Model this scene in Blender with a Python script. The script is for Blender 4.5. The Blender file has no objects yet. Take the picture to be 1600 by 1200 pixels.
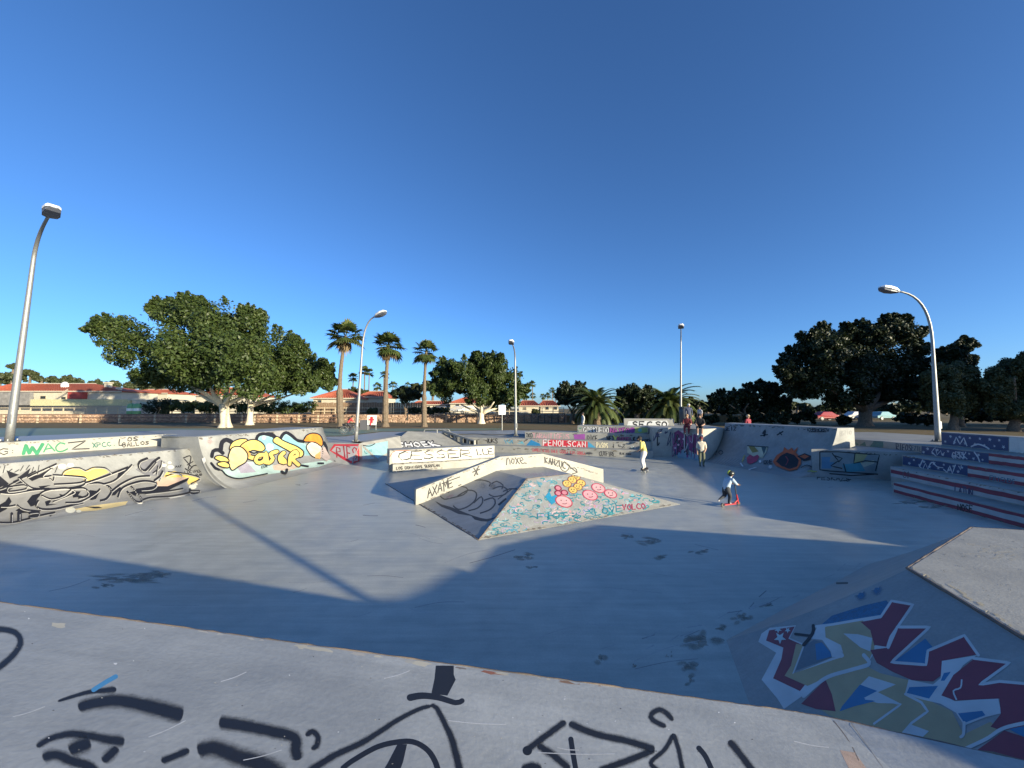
import bpy, bmesh, math, random
import numpy as np
from mathutils import Vector, Matrix
from mathutils.bvhtree import BVHTree
from mathutils.geometry import delaunay_2d_cdt
from math import sin, cos, pi, radians

random.seed(7)
RNG = np.random.default_rng(11)
scene = bpy.context.scene
COL = scene.collection

# ------------------------------------------------------------------ camera, sky, sun, exposure
EYE = Vector((0, 0, 3.0)); PITCH = radians(3.77); FPX = 577.0
cam_d = bpy.data.cameras.new('camera'); cam = bpy.data.objects.new('camera', cam_d); COL.objects.link(cam)
cam.location = EYE; cam.rotation_euler = (radians(90) + PITCH, 0, 0)
cam_d.sensor_width = 36; cam_d.lens = FPX / 1600 * 36; cam_d.clip_start = 0.05; cam_d.clip_end = 3000
scene.camera = cam

SUN_EL = math.atan(0.186); SUN_H = Vector((0.785, -0.62, 0)).normalized()
SUN_AZ = math.atan2(SUN_H.x, SUN_H.y)
world = bpy.data.worlds.new('World'); scene.world = world; world.use_nodes = True
wn = world.node_tree.nodes; wl = world.node_tree.links
sky = wn.new('ShaderNodeTexSky'); sky.sky_type = 'NISHITA'; sky.sun_disc = False
sky.sun_elevation = SUN_EL; sky.sun_rotation = SUN_AZ; sky.altitude = 0
sky.air_density = 0.75; sky.dust_density = 0.7; sky.ozone_density = 5.3
bg = wn['Background']; bg.inputs['Strength'].default_value = 0.128
wl.new(sky.outputs['Color'], bg.inputs['Color'])
sd = bpy.data.lights.new('sun', 'SUN'); sun = bpy.data.objects.new('sun', sd); COL.objects.link(sun)
sd.energy = 5.0; sd.angle = radians(0.55); sd.color = (1.0, 0.88, 0.63)
sun_dir = Vector((SUN_H.x * cos(SUN_EL), SUN_H.y * cos(SUN_EL), sin(SUN_EL)))
sun.rotation_euler = sun_dir.to_track_quat('Z', 'Y').to_euler(); sun.location = sun_dir * 60
scene.view_settings.view_transform = 'Standard'; scene.view_settings.look = 'None'
scene.view_settings.gamma = 1; scene.view_settings.use_curve_mapping = False
scene.view_settings.exposure = 1.0
scene.cycles.transparent_max_bounces = 64      # thin paint lies in many layers

# ------------------------------------------------------------------ surveying helpers
def sight(px, py):
    u, v = px - 800, py - 600
    return Vector((u, FPX * cos(PITCH) + v * sin(PITCH), FPX * sin(PITCH) - v * cos(PITCH)))
def at_z(px, py, z):
    r = sight(px, py); return EYE + r * ((z - EYE.z) / r.z)
def at_y(px, py, y):
    r = sight(px, py); return EYE + r * (y / r.y)

# ------------------------------------------------------------------ object helpers
def put(name, verts, faces, mat, parent=None, smooth=False, midx=None, origin=None, bevel=0):
    verts = [Vector(v) for v in verts]
    if origin is None:
        n = len(verts)
        origin = Vector((sum(v.x for v in verts) / n, sum(v.y for v in verts) / n, min(v.z for v in verts)))
    me = bpy.data.meshes.new(name)
    me.from_pydata([v - origin for v in verts], [], faces)
    for m in (mat if isinstance(mat, (list, tuple)) else [mat]): me.materials.append(m)
    if midx is not None: me.polygons.foreach_set('material_index', midx)
    if smooth: me.polygons.foreach_set('use_smooth', [True] * len(me.polygons))
    me.update()
    o = bpy.data.objects.new(name, me); COL.objects.link(o)
    link_to(o, parent, origin)
    if bevel:
        b = o.modifiers.new('bevel', 'BEVEL'); b.width = bevel; b.segments = 2; b.limit_method = 'ANGLE'; b.angle_limit = radians(35)
    return o
def world_loc(o):
    v = Vector((0, 0, 0))
    while o: v += o.location; o = o.parent
    return v
def link_to(o, parent, origin):
    if parent: o.parent = parent; o.location = Vector(origin) - world_loc(parent)
    else: o.location = origin
def thing(name, label, cat, loc, group=None):
    o = bpy.data.objects.new(name, None); COL.objects.link(o); o.location = loc; o.empty_display_size = .2
    return tag(o, label, cat, group)
def tag(o, label=None, cat=None, group=None, kind=None):
    if label: o['label'] = label
    if cat: o['category'] = cat
    if group: o['group'] = group
    if kind: o['kind'] = kind
    return o

class MB:
    """collects shapes in world coordinates and links them as one mesh"""
    def __init__(s): s.v = []; s.f = []; s.m = []
    def add(s, v, f, m=0):
        b = len(s.v); s.v += [Vector(p) for p in v]; s.f += [tuple(i + b for i in q) for q in f]; s.m += [m] * len(f)
    def box(s, c, size, rot=0, m=0, tilt=None):
        sx, sy, sz = [x / 2 for x in size]; M = Matrix.Rotation(rot, 3, 'Z')
        if tilt is not None: M = M @ tilt
        p = [Vector(c) + M @ Vector((a * sx, b * sy, d * sz)) for d in (-1, 1) for a, b in ((-1, -1), (1, -1), (1, 1), (-1, 1))]
        s.add(p, [(3, 2, 1, 0), (4, 5, 6, 7), (0, 1, 5, 4), (1, 2, 6, 5), (2, 3, 7, 6), (3, 0, 4, 7)], m)
    def tube(s, path, radii, n=8, m=0, cap=True):
        path = [Vector(p) for p in path]
        if not hasattr(radii, '__len__'): radii = [radii] * len(path)
        rings = []; up0 = None
        for i, p in enumerate(path):
            t = (path[min(i + 1, len(path) - 1)] - path[max(i - 1, 0)]).normalized()
            if up0 is None: up0 = t.orthogonal().normalized()
            a = (up0 - t * up0.dot(t)).normalized(); b = t.cross(a); up0 = a
            rings.append([p + (a * cos(2 * pi * k / n) + b * sin(2 * pi * k / n)) * radii[i] for k in range(n)])
        v = [q for r in rings for q in r]; f = []
        for i in range(len(rings) - 1):
            for k in range(n):
                k2 = (k + 1) % n
                f.append((i * n + k, i * n + k2, (i + 1) * n + k2, (i + 1) * n + k))
        if cap: f.append(tuple(range(n - 1, -1, -1))); f.append(tuple((len(rings) - 1) * n + k for k in range(n)))
        s.add(v, f, m)
    def ball(s, c, r, n=10, m=0, squash=(1, 1, 1), lo=-90, hi=90):
        v = []; f = []; R = max(4, n // 2)
        for i in range(R + 1):
            a = radians(lo + (hi - lo) * i / R)
            for k in range(n):
                t = 2 * pi * k / n
                v.append(Vector(c) + Vector((cos(a) * cos(t) * r * squash[0], cos(a) * sin(t) * r * squash[1], sin(a) * r * squash[2])))
        for i in range(R):
            for k in range(n): f.append((i * n + k, i * n + (k + 1) % n, (i + 1) * n + (k + 1) % n, (i + 1) * n + k))
        s.add(v, f, m)
    def prism(s, poly, z0, z1, m=0):
        n = len(poly)
        area = sum(poly[i][0] * poly[(i + 1) % n][1] - poly[(i + 1) % n][0] * poly[i][1] for i in range(n))
        if area < 0: poly = poly[::-1]
        zt = z1 if hasattr(z1, '__len__') else [z1] * n
        v = [(p[0], p[1], z0) for p in poly] + [(p[0], p[1], zt[i]) for i, p in enumerate(poly)]
        f = [tuple(range(n - 1, -1, -1)), tuple(range(n, 2 * n))] + [(i, (i + 1) % n, n + (i + 1) % n, n + i) for i in range(n)]
        s.add(v, f, m)
    def put(s, name, mat, parent=None, **k):
        return put(name, s.v, s.f, mat, parent, midx=s.m if isinstance(mat, (list, tuple)) else None, **k)

# ------------------------------------------------------------------ materials
MATS = {}
def nodes(name):
    m = bpy.data.materials.new(name); m.use_nodes = True; MATS[name] = m
    nt = m.node_tree; return m, nt.nodes, nt.links, nt.nodes['Principled BSDF']
def simple(name, col, rough=0.6, metal=0.0, var=0.0, scale=8.0, bump=0.0):
    m, n, l, p = nodes(name)
    p.inputs['Roughness'].default_value = rough; p.inputs['Metallic'].default_value = metal
    p.inputs['Base Color'].default_value = (*col, 1)
    if var or bump:
        g = n.new('ShaderNodeNewGeometry'); t = n.new('ShaderNodeTexNoise'); t.inputs['Scale'].default_value = scale; t.inputs['Detail'].default_value = 6
        l.new(g.outputs['Position'], t.inputs['Vector'])
        r = n.new('ShaderNodeMapRange'); r.inputs['From Min'].default_value = .3; r.inputs['From Max'].default_value = .7
        r.inputs['To Min'].default_value = 1 - var; r.inputs['To Max'].default_value = 1 + var
        l.new(t.outputs['Fac'], r.inputs['Value'])
        x = n.new('ShaderNodeMix'); x.data_type = 'RGBA'; x.blend_type = 'MULTIPLY'; x.inputs['Factor'].default_value = 1
        x.inputs['A'].default_value = (*col, 1); l.new(r.outputs['Result'], x.inputs['B']); l.new(x.outputs['Result'], p.inputs['Base Color'])
        if bump:
            b = n.new('ShaderNodeBump'); b.inputs['Strength'].default_value = bump; b.inputs['Distance'].default_value = .02
            l.new(t.outputs['Fac'], b.inputs['Height']); l.new(b.outputs['Normal'], p.inputs['Normal'])
    return m
def concrete(name, col, col2, rough=0.5, spec=0.5, streak=0.0, streak_rot=0.0, bump=.25, big=.25, dirt=(.16, .14, .11), dirt_amt=.35):
    """weathered, trowelled concrete: large blotches, fine grain, streaks, sparse dirt"""
    m, n, l, p = nodes(name)
    g = n.new('ShaderNodeNewGeometry')
    def noise(scale, detail=5, vec=None, rough_=.55):
        t = n.new('ShaderNodeTexNoise'); t.inputs['Scale'].default_value = scale; t.inputs['Detail'].default_value = detail
        t.inputs['Roughness'].default_value = rough_; l.new(vec or g.outputs['Position'], t.inputs['Vector']); return t
    def ramp(src, a, b, lo=0, hi=1):
        r = n.new('ShaderNodeMapRange'); r.inputs['From Min'].default_value = a; r.inputs['From Max'].default_value = b
        r.inputs['To Min'].default_value = lo; r.inputs['To Max'].default_value = hi; l.new(src, r.inputs['Value']); return r.outputs['Result']
    def mix(a, b, f, mode='MIX'):
        x = n.new('ShaderNodeMix'); x.data_type = 'RGBA'; x.blend_type = mode
        for s, k in ((a, 'A'), (b, 'B')):
            if isinstance(s, tuple): x.inputs[k].default_value = (*s, 1)
            else: l.new(s, x.inputs[k])
        if isinstance(f, (int, float)): x.inputs['Factor'].default_value = f
        else: l.new(f, x.inputs['Factor'])
        return x.outputs['Result']
    nb = noise(big, 6); nm = noise(2.2, 7); nf = noise(38, 4)
    c = mix(col, col2, ramp(nb.outputs['Fac'], .35, .68))
    c = mix(c, ramp(nm.outputs['Fac'], .3, .7, .86, 1.12), 1.0, 'MULTIPLY')
    c = mix(c, ramp(nf.outputs['Fac'], .3, .7, .93, 1.06), 1.0, 'MULTIPLY')
    if streak:
        mp = n.new('ShaderNodeMapping'); mp.inputs['Rotation'].default_value = (0, 0, streak_rot); mp.inputs['Scale'].default_value = (.35, 5.0, 3.0)
        l.new(g.outputs['Position'], mp.inputs['Vector']); ns = noise(1.6, 6, mp.outputs['Vector'], .65)
        c = mix(c, ramp(ns.outputs['Fac'], .3, .7, 1 - streak, 1 + streak), 1.0, 'MULTIPLY')
    nd = noise(.9, 8, None, .7)
    c = mix(c, dirt, ramp(nd.outputs['Fac'], .58, .8, 0, dirt_amt))
    l.new(c, p.inputs['Base Color'])
    p.inputs['Specular IOR Level'].default_value = spec
    l.new(ramp(nm.outputs['Fac'], .3, .7, rough - .08, rough + .1), p.inputs['Roughness'])
    b = n.new('ShaderNodeBump'); b.inputs['Strength'].default_value = bump; b.inputs['Distance'].default_value = .006
    b2 = n.new('ShaderNodeBump'); b2.inputs['Strength'].default_value = bump; b2.inputs['Distance'].default_value = .02
    l.new(nm.outputs['Fac'], b2.inputs['Height']); l.new(nf.outputs['Fac'], b.inputs['Height'])
    l.new(b2.outputs['Normal'], b.inputs['Normal']); l.new(b.outputs['Normal'], p.inputs['Normal'])
    return m
M_FLOOR = concrete('painted_floor', (.365, .368, .325), (.44, .44, .385), rough=.36, spec=.5, streak=.13, streak_rot=.5, bump=.10, big=.22, dirt=(.24, .225, .20), dirt_amt=.35)
M_CONC = concrete('cast_concrete', (.26, .26, .24), (.33, .325, .295), rough=.62, spec=.35, streak=.08, bump=.3, big=.4)
M_PALE = concrete('whitewashed_concrete', (.33, .32, .285), (.40, .39, .345), rough=.7, spec=.3, bump=.3, big=.5, dirt_amt=.25)
M_DECK = concrete('worn_deck_concrete', (.29, .302, .305), (.36, .37, .362), rough=.5, spec=.4, streak=.10, streak_rot=.9, bump=.2, big=.5, dirt=(.2, .19, .17), dirt_amt=.3)
M_QP = concrete('ramp_concrete', (.255, .26, .25), (.31, .31, .295), rough=.42, spec=.4, streak=.08, streak_rot=1.2, bump=.2, big=.35)
M_PLAZA = concrete('plaza_concrete', (.27, .29, .31), (.33, .345, .355), rough=.5, spec=.4, bump=.08, big=.1)
M_GREEN = concrete('green_court_paint', (.13, .19, .13), (.18, .24, .17), rough=.6, bump=.1, big=.1)
M_DIRT = concrete('dry_dirt', (.20, .145, .085), (.16, .14, .075), rough=.95, spec=.1, bump=.6, big=.12, dirt=(.10, .11, .045), dirt_amt=.7)
M_STEEL = simple('galvanised_steel', (.27, .275, .27), .5, .5, .12, 20)
M_DARKSTEEL = simple('dark_steel', (.06, .06, .065), .5, .4)
M_LAMPTOP = simple('lamp_cover_white', (.78, .78, .76), .4)
M_LAMPUND = simple('lamp_underside_grey', (.10, .11, .14), .5)
M_EDGE = concrete('rusty_coping', (.11, .09, .075), (.18, .14, .11), rough=.6, bump=.6, big=3)

def paint_material():
    m, n, l, p = nodes('spray_paint')
    a = n.new('ShaderNodeAttribute'); a.attribute_name = 'paint'
    g = n.new('ShaderNodeNewGeometry')
    t = n.new('ShaderNodeTexNoise'); t.inputs['Scale'].default_value = 26; t.inputs['Detail'].default_value = 8; t.inputs['Roughness'].default_value = .7
    l.new(g.outputs['Position'], t.inputs['Vector'])
    t2 = n.new('ShaderNodeTexNoise'); t2.inputs['Scale'].default_value = 3.0; t2.inputs['Detail'].default_value = 6
    l.new(g.outputs['Position'], t2.inputs['Vector'])
    v = n.new('ShaderNodeMapRange'); v.inputs['From Min'].default_value = .3; v.inputs['From Max'].default_value = .7
    v.inputs['To Min'].default_value = .84; v.inputs['To Max'].default_value = 1.12; l.new(t2.outputs['Fac'], v.inputs['Value'])
    x = n.new('ShaderNodeMix'); x.data_type = 'RGBA'; x.blend_type = 'MULTIPLY'; x.inputs['Factor'].default_value = 1
    l.new(a.outputs['Color'], x.inputs['A']); l.new(v.outputs['Result'], x.inputs['B']); l.new(x.outputs['Result'], p.inputs['Base Color'])
    # alpha: paint density minus noise, so thin paint breaks up into speckle and worn spots
    s = n.new('ShaderNodeMath'); s.operation = 'MULTIPLY_ADD'; s.inputs[1].default_value = 1.65
    t3 = n.new('ShaderNodeTexNoise'); t3.inputs['Scale'].default_value = 420; t3.inputs['Detail'].default_value = 3; l.new(g.outputs['Position'], t3.inputs['Vector'])
    su0 = n.new('ShaderNodeMath'); su0.operation = 'MULTIPLY'; su0.inputs[1].default_value = -1.2; l.new(t3.outputs['Fac'], su0.inputs[0])
    sub = n.new('ShaderNodeMath'); sub.operation = 'MULTIPLY_ADD'; sub.inputs[1].default_value = -.75; l.new(t.outputs['Fac'], sub.inputs[0]); l.new(su0.outputs[0], sub.inputs[2])
    l.new(a.outputs['Alpha'], s.inputs[0]); l.new(sub.outputs[0], s.inputs[2])
    r = n.new('ShaderNodeMapRange'); r.inputs['From Min'].default_value = -.62; r.inputs['From Max'].default_value = .30; l.new(s.outputs[0], r.inputs['Value'])
    l.new(r.outputs['Result'], p.inputs['Alpha'])
    p.inputs['Roughness'].default_value = .55
    return m
M_PAINT = paint_material()

# ------------------------------------------------------------------ graffiti
def inside(p, poly):
    c = False; n = len(poly)
    for i in range(n):
        a, b = poly[i], poly[i - 1]
        if (a[1] > p[1]) != (b[1] > p[1]) and p[0] < (b[0] - a[0]) * (p[1] - a[1]) / (b[1] - a[1]) + a[0]: c = not c
    return c
def smooth_path(pts, step=4.0, closed=False):
    if len(pts) < 3 and not closed: 
        out = []; a, b = Vector(pts[0]), Vector(pts[-1]); k = max(1, int((b - a).length / step))
        return [a.lerp(b, i / k) for i in range(k + 1)]
    P = [Vector(p) for p in pts]; n = len(P); out = []
    for i in range(n if closed else n - 1):
        if closed: a, b, c, d = P[i - 1], P[i], P[(i + 1) % n], P[(i + 2) % n]
        else: a, b, c, d = P[max(i - 1, 0)], P[i], P[i + 1], P[min(i + 2, n - 1)]
        k = max(2, int((c - b).length / step))
        for j in range(k):
            t = j / k
            out.append(0.5 * ((2 * b) + (c - a) * t + (2 * a - 5 * b + 4 * c - d) * t * t + (3 * b - 3 * c + d - a) * t ** 3))
    out.append(P[0].copy() if closed else P[-1].copy())
    return out
def poly_path(pts, step=5.0):
    out = []
    for a, b in zip(pts[:-1], pts[1:]):
        a, b = Vector(a), Vector(b); k = max(1, int((b - a).length / step)); out += [a.lerp(b, i / k) for i in range(k)]
    out.append(Vector(pts[-1])); return out

class Paint:
    """paint traced on a built surface: each outline is laid onto that surface's real geometry, a few mm proud"""
    def __init__(s, obs, curved=False, near=False, base=0.0, gap=.0003):
        s.near = near; s.base = base; s.gap = gap; s.v = []; s.f = []; s.c = []; s.layer = 0; s.curved = curved
        V = []; Fc = []
        for o in obs:
            b = len(V); L = world_loc(o); V += [v.co + L for v in o.data.vertices]; Fc += [tuple(b + i for i in p.vertices) for p in o.data.polygons]
        s.bvh = BVHTree.FromPolygons(V, Fc)
    def drop(s, p, off):
        d = sight(p[0], p[1]).normalized(); h = s.bvh.ray_cast(EYE, d)
        if h[0] is None: return None
        nrm = h[1] if h[1].dot(d) < 0 else -h[1]
        return h[0] + nrm * off
    def tris(s, pts, faces, cols, off):
        idx = []
        for i, p in enumerate(pts):
            q = s.drop(p, off + (i % 997) * 2e-8)
            if q is None: idx.append(None); continue
            idx.append(len(s.v)); s.v.append(q); s.c.append(cols[i] if isinstance(cols, list) else cols)
        for f in faces:
            g = [idx[i] for i in f]
            if None in g: continue
            if max((s.v[g[i]] - s.v[g[i - 1]]).length for i in range(len(g))) > 1.6 and s.curved: continue
            s.f.append(tuple(g))
    def next(s):
        s.layer += 1
        if s.near: return .0001 + s.layer * .000004
        return .0010 + (s.layer % 130) * s.gap if s.curved else s.base + .0008 + (s.layer % 90) * .00005
    def fill(s, pts, col, a=.95, soft=False, step=None):
        off = s.next()
        if soft: pts = [tuple(p) for p in smooth_path(pts, 8, True)[:-1]]
        step = step or (2.6 if s.curved else 14.0)
        loop = []
        n = len(pts)
        for i in range(n):
            A, B = Vector(pts[i]), Vector(pts[(i + 1) % n]); k = max(1, int((B - A).length / step)); loop += [A.lerp(B, j / k) for j in range(k)]
        x0, x1 = min(p.x for p in loop), max(p.x for p in loop); y0, y1 = min(p.y for p in loop), max(p.y for p in loop)
        V = list(loop); m = len(loop); y = y0 + step / 2
        lp = [(p.x, p.y) for p in loop]
        while y < y1:
            x = x0 + step / 2
            while x < x1:
                if inside((x, y), lp): V.append(Vector((x, y)))
                x += step
            y += step
        r = delaunay_2d_cdt(V, [(i, (i + 1) % m) for i in range(m)], [], 1, 1e-5)
        s.tris([tuple(v) for v in r[0]], [tuple(f) for f in r[2]], (*col, a), off)
    def stroke(s, pts, w, col, a=.95, closed=False, soft=0.0, sharp=False, w2=None, taper=False):
        off = s.next()
        P = (poly_path(pts + ([pts[0]] if closed else [])) if sharp else smooth_path(pts, 3 if s.curved else 4, closed))
        n = len(P); V = []; Fc = []; C = []
        lanes = [(-1.75, 0.0), (-1.15, .22), (-.75, .48), (-.35, .95), (.35, .95), (.75, .48), (1.15, .22), (1.75, 0.0)] if soft else [(-1, 1.0), (1, 1.0)]
        L = len(lanes)
        for i in range(n):
            t = P[min(i + 1, n - 1)] - P[max(i - 1, 0)]
            if t.length < 1e-6: t = Vector((1, 0))
            t.normalize(); nr = Vector((-t.y, t.x)); q = i / max(1, n - 1)
            ww = (w + (w2 - w) * q if w2 else w) * .5 * (1 + soft)
            if soft and n > 4: ww *= .55 if i in (0, n - 1) else .85 if i in (1, n - 2) else 1
            if taper: ww *= .25 + .75 * sin(pi * min(1, max(0, q)))
            for o, al in lanes: V.append(P[i] + nr * o * ww); C.append((*col, a * al * min(1, (i + .7) / 1.5, (n - i - .3) / 1.5) if soft else a))
        for i in range(n - 1):
            for k in range(L - 1): Fc.append((i * L + k, i * L + k + 1, (i + 1) * L + k + 1, (i + 1) * L + k))
        s.tris(V, Fc, C, off)
        if not closed and w > 3.5 and not taper and not soft:      # round ends
            for e, ww in ((P[0], w), (P[-1], w2 or w)): s.disc(e, ww * .5 * (1.0 if not soft else .8), col, a, soft)
    def disc(s, c, r, col, a=.95, soft=0, ry=None, rot=0):
        off = s.next(); n = 14; ry = ry or r; V = [Vector(c)]; C = [(*col, a)]
        for rr, al in (((.45, a), (1.5, 0.0)) if soft else ((1, a),)):
            for k in range(n):
                x, y = cos(2 * pi * k / n) * r * rr, sin(2 * pi * k / n) * ry * rr
                V.append(Vector((c[0] + x * cos(rot) - y * sin(rot), c[1] + x * sin(rot) + y * cos(rot)))); C.append((*col, al))
        Fc = [(0, 1 + k, 1 + (k + 1) % n) for k in range(n)]
        if soft: Fc += [(1 + k, 1 + (k + 1) % n, 1 + n + (k + 1) % n, 1 + n + k) for k in range(n)]
        s.tris(V, Fc, C, off)
    def text(s, word, quad, w, col, a=.95, fat=None, jit=.075, gap=.2, under=None):
        """stroke lettering in the quad (bottom-left, bottom-right, top-right, top-left)"""
        q = [Vector(p) for p in quad]; n = len(word); cw = 1 / n
        lines = []
        for i, ch in enumerate(word):
            for pl in GLYPH.get(ch, []):
                pts = []
                for (x, y) in pl:
                    u = (i + x * (1 - gap) + gap / 2) * cw + random.uniform(-jit, jit) * cw; v = y + random.uniform(-jit, jit)
                    b = q[0].lerp(q[1], u); t = q[3].lerp(q[2], u); pts.append(tuple(b.lerp(t, v)))
                lines.append(pts)
        if under:
            for pts in lines: s.stroke(pts, under[0], under[1], a, sharp=len(pts) < 4)
        for pts in lines: s.stroke(pts, w, col, a, sharp=len(pts) < 4 or not fat)
    def put(s, parent, label=None, name='graffiti'):
        o = put(name, s.v, s.f, M_PAINT, parent)
        at = o.data.color_attributes.new('paint', 'FLOAT_COLOR', 'POINT')
        at.data.foreach_set('color', [x for c in s.c for x in c])
        if label: o['label'] = label
        return o
GLYPH = {
 'A': [[(0, 0), (.5, 1), (1, 0)], [(.2, .4), (.8, .4)]], 'B': [[(0, 0), (0, 1), (.7, 1), (.9, .75), (.6, .52), (0, .5)], [(.6, .5), (1, .25), (.7, 0), (0, 0)]],
 'C': [[(1, .85), (.6, 1), (.1, .75), (0, .4), (.3, .05), (.7, 0), (1, .2)]], 'D': [[(0, 0), (0, 1), (.7, .9), (1, .5), (.7, .1), (0, 0)]],
 'E': [[(1, 1), (0, 1), (0, 0), (1, 0)], [(0, .5), (.8, .5)]], 'F': [[(1, 1), (0, 1), (0, 0)], [(0, .5), (.8, .5)]],
 'G': [[(1, .85), (.5, 1), (.05, .7), (.05, .3), (.5, 0), (.95, .2), (.95, .45), (.6, .45)]], 'H': [[(0, 0), (0, 1)], [(1, 0), (1, 1)], [(0, .5), (1, .5)]],
 'I': [[(.5, 0), (.5, 1)]], 'K': [[(0, 0), (0, 1)], [(1, 1), (.05, .5), (1, 0)]], 'L': [[(0, 1), (0, 0), (.9, 0)]],
 'M': [[(0, 0), (.1, 1), (.5, .3), (.9, 1), (1, 0)]], 'N': [[(0, 0), (0, 1), (1, 0), (1, 1)]], 'O': [[(.5, 1), (.1, .75), (.05, .3), (.5, 0), (.95, .3), (.9, .75), (.5, 1)]],
 'P': [[(0, 0), (0, 1), (.8, .9), (.85, .6), (0, .45)]], 'R': [[(0, 0), (0, 1), (.8, .9), (.85, .6), (.05, .45), (1, 0)]],
 'S': [[(1, .85), (.5, 1), (.1, .8), (.3, .55), (.8, .4), (.9, .15), (.5, 0), (0, .12)]], 'T': [[(0, 1), (1, 1)], [(.5, 1), (.5, 0)]],
 'U': [[(0, 1), (.05, .25), (.5, 0), (.95, .25), (1, 1)]], 'V': [[(0, 1), (.5, 0), (1, 1)]], 'W': [[(0, 1), (.25, 0), (.5, .7), (.75, 0), (1, 1)]],
 'X': [[(0, 0), (1, 1)], [(0, 1), (1, 0)]], 'Y': [[(0, 1), (.5, .5), (1, 1)], [(.5, .5), (.4, 0)]], 'Z': [[(0, .9), (1, 1), (0, 0), (1, .1)]],
 'n': [[(0, 0), (.05, 1)], [(.02, .7), (.5, 1), (.95, .6), (1, 0)]], 'o': [[(.5, .9), (.1, .6), (.1, .3), (.5, .05), (.9, .35), (.85, .7), (.5, .9)]],
 'x': [[(0, .05), (1, .9)], [(.05, .9), (1, 0)]], 'e': [[(.1, .45), (.9, .55), (.7, .95), (.2, .8), (.05, .4), (.35, .02), (1, .1), (1.5, .02)]],
 '.': [[(.4, .05), (.6, .05)]], ':': [[(.45, .2), (.55, .2)], [(.45, .6), (.55, .6)]], '-': [[(.1, .5), (.9, .5)]], '1': [[(.3, .8), (.55, 1), (.5, 0)]],
 '7': [[(0, 1), (1, 1), (.4, 0)]], '0': [[(.5, 1), (.1, .75), (.1, .25), (.5, 0), (.9, .25), (.9, .75), (.5, 1)]],
}
BLK = (.012, .012, .016); WHT = (.72, .72, .70); YEL = (.72, .52, .14); CRM = (.70, .63, .42); RED = (.50, .035, .05)

# ------------------------------------------------------------------ the bowl: floor, terrain, pavement
def sheet(name, outer, hole, z, mat, kind='structure'):
    bm = bmesh.new(); es = []
    for loop in (outer, hole) if hole else (outer,):
        vs = [bm.verts.new((x, y, z)) for x, y in loop]
        es += [bm.edges.new((vs[i], vs[(i + 1) % len(vs)])) for i in range(len(vs))]
    bmesh.ops.triangle_fill(bm, edges=es, use_beauty=True)
    for f in bm.faces:
        f.normal_update()
        if f.normal.z < 0: f.normal_flip()
    me = bpy.data.meshes.new(name); bm.to_mesh(me); bm.free(); me.materials.append(mat)
    o = bpy.data.objects.new(name, me); COL.objects.link(o); o['kind'] = kind
    return o
HOLE = [(-21, -8), (-20, 5), (-17.3, 12.0), (-15.6, 16.8), (-12.6, 16.2), (-11.6, 21.9), (-8.9, 21.7), (-8.0, 28.5), (-3, 29.2), (4.5, 27.6), (9.2, 27), (13.4, 26),
        (14.2, 23.2), (15.6, 18.4), (17.0, 19.2), (19, 16.5), (19, 4), (16, -8)]
floor = put('skate_floor', [(-26, -10, 0), (24, -10, 0), (24, 33, 0), (-26, 33, 0)], [(0, 1, 2, 3)], M_FLOOR)
floor['kind'] = 'structure'
ground = sheet('ground', [(-1400, -400), (1400, -400), (1400, 1500), (-1400, 1500)], HOLE, 1.0, M_DIRT)
pave = sheet('plaza_pavement', [(-30, -12), (-30, 22), (-22, 24.5), (-12, 26.5), (-11, 31.5), (0, 34), (6, 30.5), (12, 29.5), (16, 28), (26, 22), (27, -12)],
             [(x * 1.0, y) for x, y in HOLE], 1.004, M_PLAZA)
green = sheet('green_court', [(-60, 24), (-24, 25.2), (-12.4, 27.2), (-11.4, 32.2), (-1, 34.6), (-1, 37), (-14, 36.8), (-22, 36.5), (-70, 38)], None, 1.008, M_GREEN)

# ------------------------------------------------------------------ ramps
def ramp(name, A, B, nA, nB, run, z, back, curve=True, zlow=0.0, seg=90, mat=None, label='', cat='ramp', group=None, parent=None, back_z=None):
    """ramp with its top edge from A to B, falling run metres along nA / nB; curve = tangent arc, else flat bank"""
    A, B, nA, nB = Vector((*A, 0)), Vector((*B, 0)), Vector((*nA, 0)).normalized(), Vector((*nB, 0)).normalized()
    prof = []
    R = (run * run + z * z) / (2 * z); tmax = math.asin(min(1, run / R)) if z <= run else pi - math.asin(min(1, run / R))
    for i in range(seg + 1):
        if curve:
            t = tmax * i / seg; prof.append((run - R * sin(t), R * (1 - cos(t))))
        else: prof.append((run * (1 - i / seg), z * i / seg))
    prof[0] = (prof[0][0], -.004)
    prof += [(-.04, z), (-back, z), (-back, zlow - .3), (run, zlow - .3)]
    n = len(prof); nx = 10; v = []; f = []
    for j in range(nx + 1):
        t = j / nx; P = A.lerp(B, t); N = nA.lerp(nB, t)
        for s_, z_ in prof: v.append(P + N * s_ + Vector((0, 0, z_)))
    for j in range(nx):
        for i in range(n):
            a, b = j * n + i, j * n + (i + 1) % n
            f.append((a, b, b + n, a + n))
    f.append(tuple(range(n - 1, -1, -1))); f.append(tuple(nx * n + i for i in range(n)))
    o = put(name, v, f, mat or M_QP, parent)
    fix_normals(o, True)
    if curve:
        for p in o.data.polygons:
            if p.normal.z > .02 and p.normal.z < .999999: p.use_smooth = True
    if label: tag(o, label, cat, group)
    return o
def fix_normals(o, tri=False):
    bm = bmesh.new(); bm.from_mesh(o.data)
    if tri: bmesh.ops.triangulate(bm, faces=bm.faces[:])
    bmesh.ops.recalc_face_normals(bm, faces=bm.faces); bm.to_mesh(o.data); bm.free()

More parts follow.
